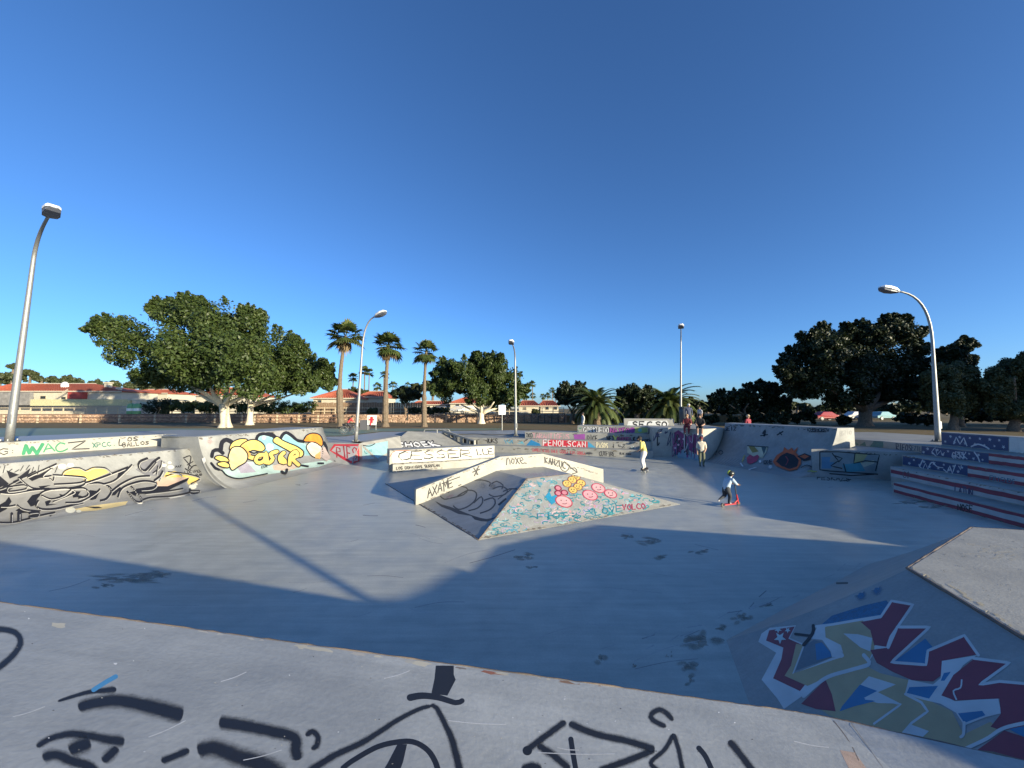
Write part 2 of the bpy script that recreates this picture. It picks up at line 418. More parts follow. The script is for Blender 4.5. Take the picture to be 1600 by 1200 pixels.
# --- foreground platform, its edge coping and its paint
def fg_z(x, y): return 1.33 - .131 * x + .10 * (2.45 - y)
EDGE = [(-6.5, 2.42), (-3.28, 2.45), (-1.85, 2.45), (-.45, 2.45), (.65, 2.45), (1.73, 2.45), (1.98, 2.44)]
RIGHT = [(2.80, 2.14), (4.2, 1.5)]
fg = MB()
nb = 12
back = [(x, -1.5) for x, y in EDGE]
v = []; 
for j in range(nb + 1):
    t = j / nb
    for i, (x, y) in enumerate(EDGE):
        X, Y = x + (back[i][0] - x) * t + (.18 * t if i == len(EDGE) - 1 else 0), y + (back[i][1] - y) * t
        v.append((X, Y, fg_z(min(X, 1.98), Y)))
n0 = len(EDGE); f = [(j * n0 + i, (j + 1) * n0 + i, (j + 1) * n0 + i + 1, j * n0 + i + 1) for j in range(nb) for i in range(n0 - 1)]
fg.add(v, f)
last = [v[j * n0 + n0 - 1] for j in range(nb + 1)]
rv = []
for j in range(nb + 1):
    t = j / nb; p = last[j]
    rv += [p, (p[0] + .82, p[1] - .31 * (1 - t), 1.09 + .12 * t), (p[0] + 2.2, p[1] - .95 * (1 - t), 1.05 + .12 * t)]
fg.add(rv, [(j * 3 + i, (j + 1) * 3 + i, (j + 1) * 3 + i + 1, j * 3 + i + 1) for j in range(nb) for i in range(2)])
edge_line = [Vector(q) for q in v[:n0]] + [Vector(rv[1]), Vector(rv[2])]
sk = []
for q in edge_line: sk += [q, Vector((q.x, q.y + .015, -.01))]
fg.add(sk, [(2 * i, 2 * i + 1, 2 * i + 3, 2 * i + 2) for i in range(len(edge_line) - 1)])
platform = fg.put('skate_platform', M_DECK); fix_normals(platform)
tag(platform, 'grey concrete platform with black face graffiti filling the bottom of the view', 'platform')
cp = MB(); path = []
for a, b in zip(edge_line[:-1], edge_line[1:]):
    k = max(2, int((b - a).length / .06)); path += [a.lerp(b, i / k) for i in range(k)]
cp.tube([p + Vector((0, .008, random.uniform(-.011, -.004))) for p in path], [random.uniform(.007, .0115) for _ in path], 6)
cp.put('edge_coping', M_EDGE, platform, smooth=True)

# --- right platform: flat top, bank to the left, transition on the far side
A, B, C = Vector((4.60, 4.41, 0)), Vector((7.14, 5.86, 0)), Vector((13.6, 4.35, 0)); D = Vector((4.15, 3.13, 0)); D2 = D + (D - A) * 2.2
ZR = 1.15
n1 = Vector((-.943, .332, 0)).normalized(); n2 = Vector((-.495, .869, 0)).normalized(); n3 = Vector((.228, .974, 0)).normalized()
hip = Vector((2.78, 5.0, 0))
run1 = (hip - A).dot(n1); run2 = (hip - A).dot(n2)
rp = MB()
seg = 12
def prof2(i):   # face 2, tangent arc
    q = i / seg; return (run2 * (1 - q), ZR * (.86 * q + .14 * q * q))
def prof1(i):   # face 1, bank with a small tangent foot
    q = i / seg; return (run1 * (1 - q), ZR * q)
# hip line: each height has a point on the mitre between the two profiles
def s_at(prof, z):
    for i in range(seg):
        s0, z0 = prof(i); s1, z1 = prof(i + 1)
        if z0 <= z <= z1 + 1e-9: return s0 + (s1 - s0) * (z - z0) / max(1e-9, z1 - z0)
    return 0.0
det = n1.x * n2.y - n1.y * n2.x
def mitre(z):
    a, b = s_at(prof1, z), s_at(prof2, z)
    return A + Vector(((a * n2.y - b * n1.y) / det, (b * n1.x - a * n2.x) / det, z))
zs = [ZR * (i / 16) ** 1.4 for i in range(17)]
hl = [mitre(z) for z in zs]
e1 = (D2 - A).normalized(); e2 = (B - A).normalized()
lo = []; far = []
for z in zs:
    lo.append(D2 + n1 * s_at(prof1, z) + Vector((0, 0, z)))
    s = s_at(prof2, z); far.append(B + (n2 + n3).normalized() * s / max(.2, (n2 + n3).normalized().dot(n2)) + Vector((0, 0, z)))
far2 = [C + n3 * s_at(prof2, z) + Vector((0, 0, z)) for z in zs]
nz = len(zs)
rp.add(lo + hl, [(i, i + 1, nz + i + 1, nz + i) for i in range(nz - 1)], 1)
rp.add(hl + far, [(i, i + 1, nz + i + 1, nz + i) for i in range(nz - 1)], 0)
rp.add(far + far2, [(i, i + 1, nz + i + 1, nz + i) for i in range(nz - 1)], 0)
right_platform = thing('skate_platform', 'raised grey concrete platform at right with red and tan lettering on its bank', 'platform', (6, 3.5, 0))
bank1 = put('bank', rp.v[:2 * nz], rp.f[:nz - 1], M_QP, right_platform, smooth=True)
tr = put('transition', rp.v[2 * nz:], [tuple(i - 2 * nz for i in q) for q in rp.f[nz - 1:]], M_QP, right_platform, smooth=True)
tp = MB(); tp.prism([(p.x, p.y) for p in (D2, A, B, C, Vector((15, -2, 0)), Vector((3.9, -2, 0)))], ZR - .35, ZR + .012)
deck_top = tp.put('deck_top', M_PALE, right_platform, bevel=.01)
ed = MB(); 
ep = []
for a, b in ((D2, A), (A, B), (B, C)):
    k = int((b - a).length / .12); ep += [a.lerp(b, i / k) for i in range(k)]
ed.tube([Vector((p.x, p.y, ZR + random.uniform(-.004, .004))) + Vector((-.012, .008, 0)) for p in ep], [random.uniform(.014, .019) for _ in ep], 6)
ed.put('edge_coping', M_EDGE, right_platform, smooth=True)

# --- left: walled ledge above a curved bank
nW = Vector((.905, -.425, 0)).normalized()
LA, LB = Vector((-17.7, 5.0, 0)), Vector((-12.75, 15.1, 0))
nL = Vector((LB.y - LA.y, -(LB.x - LA.x), 0)).normalized()
CB = Vector((-12.4, 14.7, 0)); CD = Vector((-11.15, 21.9, 0)); nC = Vector((CD.y - CB.y, -(CD.x - CB.x), 0)).normalized()
wag_ramp = ramp('curved_bank', (LA.x, LA.y), (LB.x, LB.y), (nL.x, nL.y), (nL.x + .1, nL.y + .1), 2.35, 1.4, 2.6, label='long curved concrete bank with grey and black wildstyle lettering at far left', cat='ramp', zlow=0)
wb = MB(); wb.prism([(-18.9, 7.0), (-16.80, 12.2), (-15.10, 16.1), (-12.45, 15.35), (-12.6, 18.5), (-17.5, 19.5), (-23.0, 9.0)], .9, 1.87)
wag_wall = wb.put('retaining_wall', M_PALE, bevel=.02)
tag(wag_wall, 'low pale wall with green tag letters above the grey wildstyle bank', 'wall')
# grey paving on top of the wall's deck
dt = MB(); dt.prism([(-18.7, 7.1), (-16.75, 12.3), (-15.06, 16.2), (-12.4, 15.5), (-12.55, 18.4), (-17.4, 19.4), (-22.8, 9.0)], 1.872, 1.884)
dt.put('deck_paving', M_PLAZA, wag_wall)
ceaser = ramp('quarter_pipe', (CB.x, CB.y), (CD.x, CD.y), (nC.x + .0, nC.y - .15), (nC.x, nC.y), 2.45, 1.87, 2.2, label='quarter pipe with yellow bubble graffiti beside the big white-trunked tree', cat='ramp')
dt = MB(); dt.prism([(CB.x - .1, CB.y + .05), (CD.x - .06, CD.y - .02), (CD.x - 2.1, CD.y + .3), (CB.x - 2.1, CB.y + .4)], 1.872, 1.882)
dt.put('deck_paving', M_PLAZA, ceaser)

# --- low banks at the lamp corner
lowA = ramp('low_bank', (-11.0, 21.75), (-8.7, 21.25), (-.15, -1), (.1, -1), 1.25, 1.012, .9, curve=False, label='low concrete bank with a red and grey tag below the lamp post', cat='ramp')
lowB = ramp('low_bank', (-8.72, 21.3), (-7.75, 28.6), (1, -.13), (1, -.13), 1.25, 1.012, .6, curve=False, mat=M_PALE, label='pale low bank with a faded cyan panel facing right', cat='ramp')

# --- pyramid funbox with a kinked ledge across it
FL, FR = Vector((-.76, 8.64)), Vector((5.27, 11.79))
dF = (FR - FL).normalized(); nF = Vector((-dF.y, dF.x)); dLeft = (Vector((-4.25, 13.78)) - FL).normalized()
BL = FL + dLeft * 7.6; BR = FR + nF * 6.3 + dF * -.2
TZ = .85
TFL, TFR = Vector((.45, 11.47)), Vector((1.95, 12.30)); TBL, TBR = TFL + nF * 2.3 + dF * -.25, TFR + nF * 2.3
fb = thing('funbox', 'pyramid funbox with a pale kinked ledge across it, in the middle of the floor', 'funbox', (1.0, 12.2, 0))
def slab(name, pts, mat, **k):
    pts = [Vector(p) for p in pts]; nr = (pts[1] - pts[0]).cross(pts[2] - pts[0]).normalized()
    if nr.z < 0: nr = -nr
    low = [p - nr * .12 for p in pts]; n = len(pts)
    o = put(name, pts + low, [(0, 1, 2), (0, 2, 3)] + [(n, n + 2, n + 1), (n, n + 3, n + 2)] + [(i, n + i, n + (i + 1) % n, (i + 1) % n) for i in range(n)], mat, fb, **k)
    fix_normals(o); return o
v3 = lambda p, z: Vector((p.x, p.y, z))
E0 = .004
f_front = slab('front_face', [v3(FL, E0), v3(FR, E0), v3(TFR, TZ), v3(TFL, TZ)], M_CONC)
f_left = slab('left_face', [v3(BL, E0), v3(FL, E0), v3(TFL, TZ), v3(TBL, TZ)], M_QP)
f_back = slab('back_face', [v3(BR, E0), v3(BL, E0), v3(TBL, TZ), v3(TBR, TZ)], M_QP)
f_right = slab('right_face', [v3(FR, E0), v3(BR, E0), v3(TBR, TZ), v3(TFR, TZ)], M_QP)
f_top = slab('flat_top', [v3(TFL, TZ), v3(TFR, TZ), v3(TBR, TZ), v3(TBL, TZ)], M_QP)
edg = MB()
for a, b in ((v3(FL, .006), v3(TFL, TZ)), (v3(FL, .004), v3(BL, .004)), (v3(TFL, TZ), v3(TFR, TZ))):
    k = 26; edg.tube([a.lerp(b, i / k) + Vector((0, 0, random.uniform(-.004, .003))) for i in range(k + 1)], [random.uniform(.010, .018) for _ in range(k + 1)], 5)
edg.put('steel_edge', M_EDGE, fb, smooth=True)
# ledge: follows the surface it crosses
L0, L1, L2, L3 = Vector((-3.0, 11.72)), Vector((-.40, 13.0)), Vector((1.14, 13.84)), Vector((3.72, 15.22))
lt = (L3 - L0).normalized(); ln = Vector((-lt.y, lt.x))
lw, lh = .24, .47
lv = []; prof = [(L0, 0.0), (L1, TZ), (L2, TZ), (L3, .06)]
for P, z in prof:
    for o_, h_ in ((0, -.15), (lw, -.15), (lw, lh), (0, lh)):
        q = P + ln * o_; lv.append((q.x, q.y, z + h_ if not (z < .05 and h_ < 0) else -.02))
lf = []
for i in range(3):
    for k in range(4): lf.append((i * 4 + k, i * 4 + (k + 1) % 4, i * 4 + 4 + (k + 1) % 4, i * 4 + 4 + k))
lf += [(3, 2, 1, 0), (12, 13, 14, 15)]
ledge = put('kinked_ledge', lv, lf, M_PALE, fb, bevel=.012); fix_normals(ledge)

# --- stepped ledge box behind the funbox
bx = thing('grind_box', 'long stepped grind box with white block letters behind the pyramid funbox', 'grind box', (-3.3, 18.6, 0))
q0 = Vector((-5.60, 17.55)); dB = Vector((.905, .425)).normalized(); nB_ = Vector((-dB.y, dB.x))
def obox(p, d, n, a0, a1, b0, b1): return [tuple(p + d * a + n * b) for a, b in ((a0, b0), (a1, b0), (a1, b1), (a0, b1))]
g = MB(); g.prism(obox(q0, dB, nB_, 0, 5.9, 0, 1.6), -.02, .36); box_low = g.put('lower_step', M_PALE, bx, bevel=.02)
g = MB(); g.prism(obox(q0, dB, nB_, -.12, 5.3, .30, 1.25), .3, 1.0); box_up = g.put('upper_block', M_PALE, bx, bevel=.02)

# --- hip bank rising to a point (behind the grind box)
ap = Vector((-7.72, 27.5, 1.32)); h1 = Vector((-8.55, 23.7, 0)); h2 = Vector((-2.7, 26.15, 0)); h3 = Vector((-3.4, 29.6, .9)); h4 = Vector((-9.5, 29, .9))
hb = put('hip_bank', [ap, h1, h2, h3, h4], [(0, 1, 2), (0, 2, 3), (0, 3, 4), (0, 4, 1), (4, 3, 2, 1)], M_CONC); fix_normals(hb)
tag(hb, 'pointed concrete hip bank with white throw-up letters behind the grind box', 'ramp')

# --- seating tiers in the centre background
T0 = Vector((0, 25.4)); dT = Vector((.95, -.312)).normalized(); nT = Vector((-dT.y, dT.x))
tiers = thing('seating_tiers', 'long row of concrete seating steps covered in graffiti, centre background', 'steps', (3, 25.5, 0))
tier_o = []
for k, (s0, s1, z) in enumerate(((-2.4, 9.0, .43), (-4.6, 9.05, .88), (.45, 9.1, 1.33), (4.1, 9.15, 1.78))):
    g = MB(); b0 = .8 * k; pts = [T0 + dT * s0 + nT * b0, T0 + dT * s1 + nT * b0, T0 + dT * s1 + nT * (b0 + 1.5 + (3 - k) * .2), T0 + dT * s0 + nT * (b0 + 1.5 + (3 - k) * .2)]
    g.prism([tuple(p) for p in pts], -.02 - .01 * k, z); tier_o.append(g.put('step', M_CONC, tiers, bevel=.015))
# sloping side bank at the left of the tiers
g = MB(); a = T0 + dT * -4.62 + nT * .9; b = T0 + dT * .4 + nT * 1.7
side = put('low_bank', [(a.x - 1.2, a.y + 2.5, 1.0), (a.x, a.y, .86), (b.x, b.y, .87), (b.x + .5, b.y + 2.2, 1.01), (a.x - 1.2, a.y + 2.5, .3), (a.x, a.y, .3), (b.x, b.y, .3), (b.x + .5, b.y + 2.2, .3)],
           [(0, 1, 2, 3), (4, 7, 6, 5), (0, 4, 5, 1), (1, 5, 6, 2), (2, 6, 7, 3), (3, 7, 4, 0)], M_CONC); fix_normals(side)
tag(side, 'flat sloping concrete shoulder left of the graffiti steps', 'ramp')

# --- upper deck with purple wall
ud = MB(); ud.prism([(8.75, 23.2), (9.95, 23.1), (11.0, 21.4), (13.0, 22.75), (13.9, 26.2), (14.0, 29.5), (8.6, 30.0), (9.3, 26)], -.05, 1.8)
upper = ud.put('raised_deck', M_PALE, bevel=.02); tag(upper, 'raised concrete deck with a purple graffiti wall where people sit', 'deck')
sb = MB(); sb.prism(obox(Vector((8.05, 26.75)), dT, nT, 0, 3.35, 0, .35), 1.0, 2.27)
secso = sb.put('low_wall', M_PALE, bevel=.03); tag(secso, 'white low wall with black rounded letters on top of the steps', 'wall')

# --- right quarter pipe
nQ = Vector((-.957, -.29))
rqp = ramp('quarter_pipe', (13.07, 22.76), (14.85, 16.95), (nQ.x + .1, nQ.y - .35), (nQ.x, nQ.y), 2.85, 2.1, 1.1, label='tall shaded quarter pipe with an orange and black throw-up at right', cat='ramp')

# --- platform right of the quarter pipe
bz = MB(); bz.prism([(13.25, 16.52), (15.42, 15.75), (16.9, 15.1), (17.3, 17.0), (16.4, 18.6), (15.9, 17.4), (15.6, 16.97), (14.8, 16.99)], -.03, 1.2)
bzo = bz.put('box_platform', M_QP, bevel=.015); tag(bzo, 'low concrete box platform with blue and yellow lettering right of the tall quarter pipe', 'platform')

# --- flag steps at the right
flag = thing('seating_tiers', 'concrete steps painted with a stars and stripes flag at the right edge', 'steps', (15, 9, 0))
dG = Vector((-.2, -.98)).normalized(); nG = Vector((-dG.y, dG.x)) * -1
if nG.x > 0: nG = -nG
def on_line(x945, y): return (x945 + .204 * (y - 9.45), y)
fl_o = []
for k, (x945, y0, z) in enumerate(((12.8, 13.4, .37), (13.62, 14.5, .75), (14.45, 14.9, 1.13), (15.45, 17.2, 1.5), (16.45, 15.3, 2.03))):
    g = MB(); a = on_line(x945, y0); b = on_line(x945, 3.8 - .02 * k)
    pts = [a, b, (20.5 + .02 * k, 3.8 - .02 * k), (20.5 + .02 * k, y0 + 1)]
    if k == 3: pts = [(16.35, 18.7), (17.05, 17.05), b, (21, 3.74), (24, 16), (23, 23.5), (15.9, 23.5), (15.9, 19)]
    if k == 4: pts = [a, b, (on_line(x945, 0)[0] + 2.2, 3.72), (a[0] + .35, a[1] - .02), ]
    g.prism(pts, -.02 - .01 * k, z); fl_o.append(g.put('step', M_CONC, flag, bevel=.015))
# ------------------------------------------------------------------ graffiti on the ramps
def px_list(off, scale, pts): return [(off[0] + x / scale, off[1] + y / scale) for x, y in pts]

# foreground platform: black strokes
p = Paint([platform], near=True)
S = lambda pts, w, **k: p.stroke(pts, w, BLK, **k)
S([(122, 1106), (150, 1098), (187, 1095), (237, 1105), (286, 1118)], 13, soft=.5, w2=21)
S([(90, 1096), (118, 1087), (142, 1081), (182, 1077)], 3, soft=.5, w2=8)
p.stroke([(146, 1078), (165, 1066), (181, 1057)], 7, (.07, .26, .48))
S([(57, 1167), (80, 1154), (110, 1147), (140, 1150), (170, 1156), (195, 1159)], 8, soft=.4, w2=16, a=.8)
S([(108, 1174), (125, 1166), (142, 1160)], 20, soft=.4, a=.85); S([(66, 1184), (88, 1180), (112, 1189), (142, 1199), (150, 1215)], 15, soft=.4, a=.85)
S([(184, 1168), (174, 1178), (160, 1190)], 13, soft=.4, a=.9)
S([(342, 1128), (380, 1134), (425, 1143), (460, 1153), (462, 1172), (466, 1188)], 16, soft=.5, w2=14)
S([(478, 1150), (488, 1143), (497, 1152), (494, 1166), (486, 1170)], 8, soft=.4)
S([(252, 1190), (274, 1181), (296, 1172)], 10, soft=.35); S([(308, 1173), (335, 1169), (368, 1181), (412, 1196), (440, 1215)], 22, soft=.4, a=.82, w2=30)
S([(-14, 984), (8, 984), (26, 990), (32, 1004), (22, 1022), (0, 1042), (-15, 1052)], 9, soft=.3)
p.fill([(679, 1033), (727, 1040), (712, 1062), (699, 1087), (674, 1084), (679, 1060)], BLK)
S([(641, 1090), (660, 1087), (685, 1090), (712, 1098), (722, 1095)], 11, w2=8)
S([(674, 1103), (655, 1108), (620, 1126), (570, 1158), (520, 1182), (480, 1208)], 7, soft=.12, w2=13)
S([(672, 1102), (682, 1106), (696, 1133), (706, 1155), (714, 1185), (720, 1210)], 8, soft=.12, w2=14)
S([(536, 1200), (552, 1188), (590, 1167), (625, 1159), (648, 1160), (668, 1172), (680, 1190), (686, 1210)], 8, w2=9)
p.fill([(621, 1163), (636, 1163), (630, 1190), (622, 1212), (594, 1212), (606, 1192)], BLK)
S([(823, 1172), (850, 1152), (884, 1127)], 9, soft=.4); p.disc((824, 1173), 7.5, BLK); S([(889, 1130), (930, 1147), (980, 1158), (1023, 1171)], 10, soft=.35)
S([(1023, 1171), (990, 1185), (935, 1205)], 10, soft=.35); S([(840, 1164), (864, 1180), (890, 1202)], 10, soft=.5, a=.85); S([(892, 1155), (895, 1175), (901, 1210)], 8)
S([(1041, 1136), (1020, 1125), (1018, 1116), (1030, 1109), (1042, 1115), (1052, 1126)], 9, soft=.15)
S([(1052, 1146), (1046, 1160), (1036, 1174), (1017, 1192), (1032, 1206)], 8, soft=.1); S([(1052, 1146), (1060, 1170), (1068, 1210)], 8, soft=.1)
S([(1092, 1169), (1103, 1183), (1116, 1212)], 8); S([(1139, 1157), (1156, 1178), (1182, 1212)], 11, soft=.2)
S([(815, 1203), (830, 1198), (846, 1202)], 12, soft=.4)
p.put(platform, 'black sprayed eyes and letters')
# paint chips, bare mortar and rust along the platform's edge, scratches
p = Paint([platform], near=True)
def chip(P, x, y, rx, ry, col, a=.9, n=11, rot=0):
    pts = []
    for k in range(n):
        t = 2 * pi * k / n; r = random.uniform(.55, 1.15); X, Y = cos(t) * rx * r, sin(t) * ry * r
        pts.append((x + X * cos(rot) - Y * sin(rot), y + X * sin(rot) + Y * cos(rot)))
    P.fill(pts, col, a)
MORT = (.50, .46, .36)
chip(p, 91, 977, 13, 5, MORT); chip(p, 180, 1037, 4, 1.5, WHT)
def edge_y(x): return 935 + x * .1449 if x < 690 else 1035 + (x - 690) * .126 if x < 1230 else 1103 + (x - 1230) * .27
for x, rx, ry, c in ((470, 12, 3, MORT), (500, 22, 4, MORT), (471, 6, 4, MORT), (655, 22, 4, MORT), (640, 10, 3, (.4, .38, .33)), (770, 22, 3, (.30, .12, .07)), (785, 12, 2.4, MORT), (890, 25, 2.5, (.25, .15, .09)),
                     (330, 20, 2.5, (.45, .42, .36)), (280, 14, 2, MORT), (140, 16, 2, (.2, .17, .14)), (985, 22, 2, MORT), (1080, 16, 2, WHT), (1190, 20, 2, (.4, .38, .36)), (400, 14, 2.4, (.42, .4, .36)), (560, 14, 2.5, (.4, .37, .32)), (590, 9, 2, MORT), (720, 10, 2, (.2, .17, .15)), (850, 12, 2, MORT), (930, 14, 2, (.3, .2, .13))):
    chip(p, x, edge_y(x) + 3.2 + ry, rx, ry, c, rot=.14)
for _ in range(60):
    x = random.uniform(20, 1230); y = random.uniform(edge_y(x) + 14, 1195); chip(p, x, y, random.uniform(.8, 2.2), random.uniform(.5, 1.2), random.choice((WHT, MORT, (.12, .11, .1))), .85, 6)
for a, b in (((232, 1152), (290, 1126)), ((380, 1188), (440, 1172)), ((700, 1126), (790, 1132)), ((840, 1176), (960, 1178)), ((1240, 1158), (1295, 1168)), ((600, 1060), (640, 1048)), ((345, 1065), (385, 1050)), ((20, 1120), (70, 1104)), ((870, 1168), (905, 1172))):
    p.stroke([a, ((a[0] + b[0]) / 2, (a[1] + b[1]) / 2 + 1.5), b], 1.3, (.58, .58, .57), .75)
p.stroke([(1291, 1114), (1312, 1138), (1332, 1168), (1352, 1212)], 1.6, (.16, .14, .12), .9); p.stroke([(1330, 1130), (1380, 1200)], 1.2, (.3, .28, .25), .8)
p.fill([(1312, 1172), (1336, 1176), (1362, 1212), (1332, 1212)], (.50, .36, .27), .75)
tag(p.put(platform, name='paint_chips'), kind='stuff')

# right bank: large red, tan, white and blue lettering
BUR = (.21, .04, .06); TAN = (.40, .32, .18); WH2 = (.52, .54, .54); BLU = (.035, .17, .33)
p = Paint([bank1])
def F(pts, c, a=.97): p.fill(pts, c, a, step=9)
p.fill([(1272, 986), (1300, 962), (1350, 946), (1385, 938), (1395, 950), (1375, 966), (1300, 978)], BLU, .62, step=9); p.disc((1345, 930), 9, BLU, .6, 1); p.disc((1370, 922), 9, BLU, .55, 1)
F([(1185, 1003), (1190, 990), (1203, 981), (1244, 977), (1234, 997), (1258, 1007), (1240, 1053), (1262, 1044), (1300, 1028), (1318, 1026), (1317, 1020), (1300, 1004), (1286, 996), (1267, 998), (1278, 978), (1292, 976), (1300, 975), (1377, 962), (1393, 938), (1428, 945), (1404, 980), (1388, 1013), (1370, 1014), (1360, 1030), (1352, 1040), (1300, 1056), (1256, 1086), (1225, 1108), (1215, 1092), (1190, 1062), (1213, 1020)], WH2)
F([(1197, 1001), (1202, 985), (1242, 979), (1232, 998), (1254, 1008), (1237, 1052), (1226, 1056), (1258, 1070), (1250, 1080), (1208, 1060), (1221, 1030), (1224, 1012)], BUR)
F([(1244, 1006), (1255, 1008), (1238, 1053), (1300, 1032), (1319, 1026), (1314, 1008), (1290, 996), (1289, 980), (1302, 976), (1348, 969), (1362, 988), (1368, 1010), (1356, 1036), (1310, 1050), (1262, 1072), (1226, 1056), (1236, 1040)], TAN, .9)
F([(1267, 998), (1280, 978), (1290, 977), (1286, 996), (1304, 1004), (1319, 1024), (1316, 1028), (1300, 1027), (1298, 1018), (1285, 1000)], WH2)
F([(1258, 1008), (1272, 1000), (1284, 1003), (1297, 1018), (1300, 1027), (1243, 1048)], (.13, .17, .20), .8); F([(1274, 1006), (1284, 1004), (1298, 1020), (1299, 1026), (1276, 1032)], BLU, .85)
F([(1318, 990), (1340, 991), (1363, 997), (1360, 1018), (1345, 1012), (1330, 1000)], WH2)
F([(1345, 972), (1377, 966), (1394, 941), (1423, 946), (1401, 979), (1386, 1011), (1366, 1008), (1360, 985)], BUR)
p.stroke([(1275, 979), (1300, 976), (1340, 969), (1377, 963), (1393, 939), (1427, 945), (1403, 979), (1392, 995), (1386, 1013), (1368, 1011)], 4, WH2, sharp=True)
F([(1360, 1016), (1388, 1012), (1402, 981), (1450, 981), (1394, 1034), (1420, 1037), (1447, 1040), (1451, 1018), (1506, 995), (1526, 1023), (1472, 1033), (1470, 1056), (1458, 1065), (1425, 1063), (1395, 1050), (1370, 1036)], BUR)
F([(1446, 998), (1458, 1012), (1449, 1018), (1447, 1037), (1397, 1034)], BLU, .9)
p.stroke([(1388, 1012), (1402, 980), (1453, 980), (1393, 1035), (1447, 1039), (1450, 1017), (1507, 993), (1529, 1024)], 4.5, WH2, sharp=True)
F([(1290, 1062), (1352, 1040), (1375, 1052), (1424, 1064), (1416, 1085), (1450, 1094), (1488, 1112), (1506, 1148), (1548, 1128), (1562, 1140), (1500, 1182), (1440, 1170), (1340, 1140), (1296, 1118), (1270, 1100)], TAN, .86)
F([(1472, 1033), (1527, 1024), (1505, 1040), (1474, 1086), (1492, 1096), (1560, 1091), (1565, 1115), (1540, 1121), (1507, 1134), (1494, 1114), (1470, 1100), (1440, 1093), (1414, 1085), (1420, 1062), (1458, 1070), (1470, 1060)], WH2)
F([(1421, 1074), (1466, 1072), (1452, 1092), (1417, 1083)], BLU); F([(1497, 1115), (1535, 1111), (1540, 1118), (1507, 1130)], BLU); F([(1475, 1052), (1486, 1050), (1476, 1064), (1470, 1064)], BLU)
F([(1522, 1030), (1574, 1036), (1530, 1071), (1560, 1067), (1625, 1072), (1630, 1130), (1565, 1142), (1548, 1136), (1564, 1116), (1562, 1092), (1492, 1095), (1471, 1087), (1490, 1055)], BUR)
p.stroke([(1522, 1029), (1578, 1036), (1531, 1070), (1562, 1065), (1630, 1071)], 4.5, WH2, sharp=True); p.stroke([(1503, 1062), (1501, 1075), (1490, 1080), (1495, 1094)], 2.5, WH2)
F([(1252, 1100), (1290, 1062), (1300, 1085), (1306, 1112), (1275, 1108)], BUR)
F([(1345, 1070), (1358, 1057), (1400, 1070), (1372, 1082), (1408, 1100), (1372, 1099), (1350, 1093), (1330, 1105)], WH2); F([(1316, 1104), (1344, 1070), (1371, 1080), (1350, 1091), (1368, 1096), (1335, 1104), (1312, 1112)], BLU, .9)
p.stroke([(1256, 1088), (1290, 1060), (1330, 1047), (1358, 1038), (1350, 1024)], 6, WH2); p.stroke([(1365, 1132), (1408, 1101), (1385, 1095), (1352, 1092)], 3.5, WH2, sharp=True)
p.stroke([(1415, 1085), (1440, 1098), (1450, 1112), (1425, 1130), (1412, 1145)], 4, WH2, sharp=True); F([(1412, 1146), (1422, 1132), (1452, 1143), (1436, 1158)], WH2); F([(1412, 1146), (1420, 1147), (1416, 1153), (1410, 1151)], BLU)
p.stroke([(1488, 1180), (1540, 1156), (1570, 1138), (1625, 1126)], 6, WH2); F([(1570, 1142), (1630, 1162), (1630, 1190), (1540, 1190), (1520, 1178)], BUR, .9); F([(1577, 1140), (1625, 1130), (1625, 1152), (1600, 1152)], BLU)
p.stroke([(1507, 1130), (1506, 1148), (1502, 1152)], 5, WH2)
def star(P, x, y, r, c, sq=1.0, rot=0.3, skew=0.0, a=.92):
    pts = []
    for k in range(10):
        t = pi * k / 5 + rot; q = r if k % 2 == 0 else r * .42; X = cos(t) * q; pts.append((x + X, y + sin(t) * q * sq + X * skew))
    P.fill(pts, c, a, step=20)
star(p, 1219, 997, 10, (.45, .55, .55)); star(p, 1216, 984, 6, (.45, .55, .55)); star(p, 1231, 985, 5, (.45, .55, .55))
p.stroke([(1243, 991), (1268, 994)], 4, BLK); p.stroke([(1271, 978), (1270, 990), (1256, 1008)], 5, BLK)
p.put(right_platform, 'red, tan and blue sprayed letters with white outlines')
p = Paint([tr], True)
p.stroke([(1280, 906), (1300, 911), (1325, 911)], 3, BLK); p.put(right_platform, name='scuff_mark')
p = Paint([deck_top])
for _ in range(26): chip(p, random.gauss(1560, 22), random.gauss(862, 8), random.uniform(3, 12), random.uniform(.8, 2), (.50, .46, .37), .6, 8)
for _ in range(40): chip(p, random.uniform(1440, 1600), random.uniform(835, 975), random.uniform(.6, 1.6), .6, (.14, .13, .12), .8, 6)
for x in range(1430, 1600, 14): chip(p, x + random.uniform(-6, 6), 890 + (x - 1420) * .58 - random.uniform(3, 12), random.uniform(4, 12), random.uniform(1, 3), (.46, .40, .28), .55, 8, .5)
tag(p.put(right_platform, name='paint_chips'), kind='stuff')

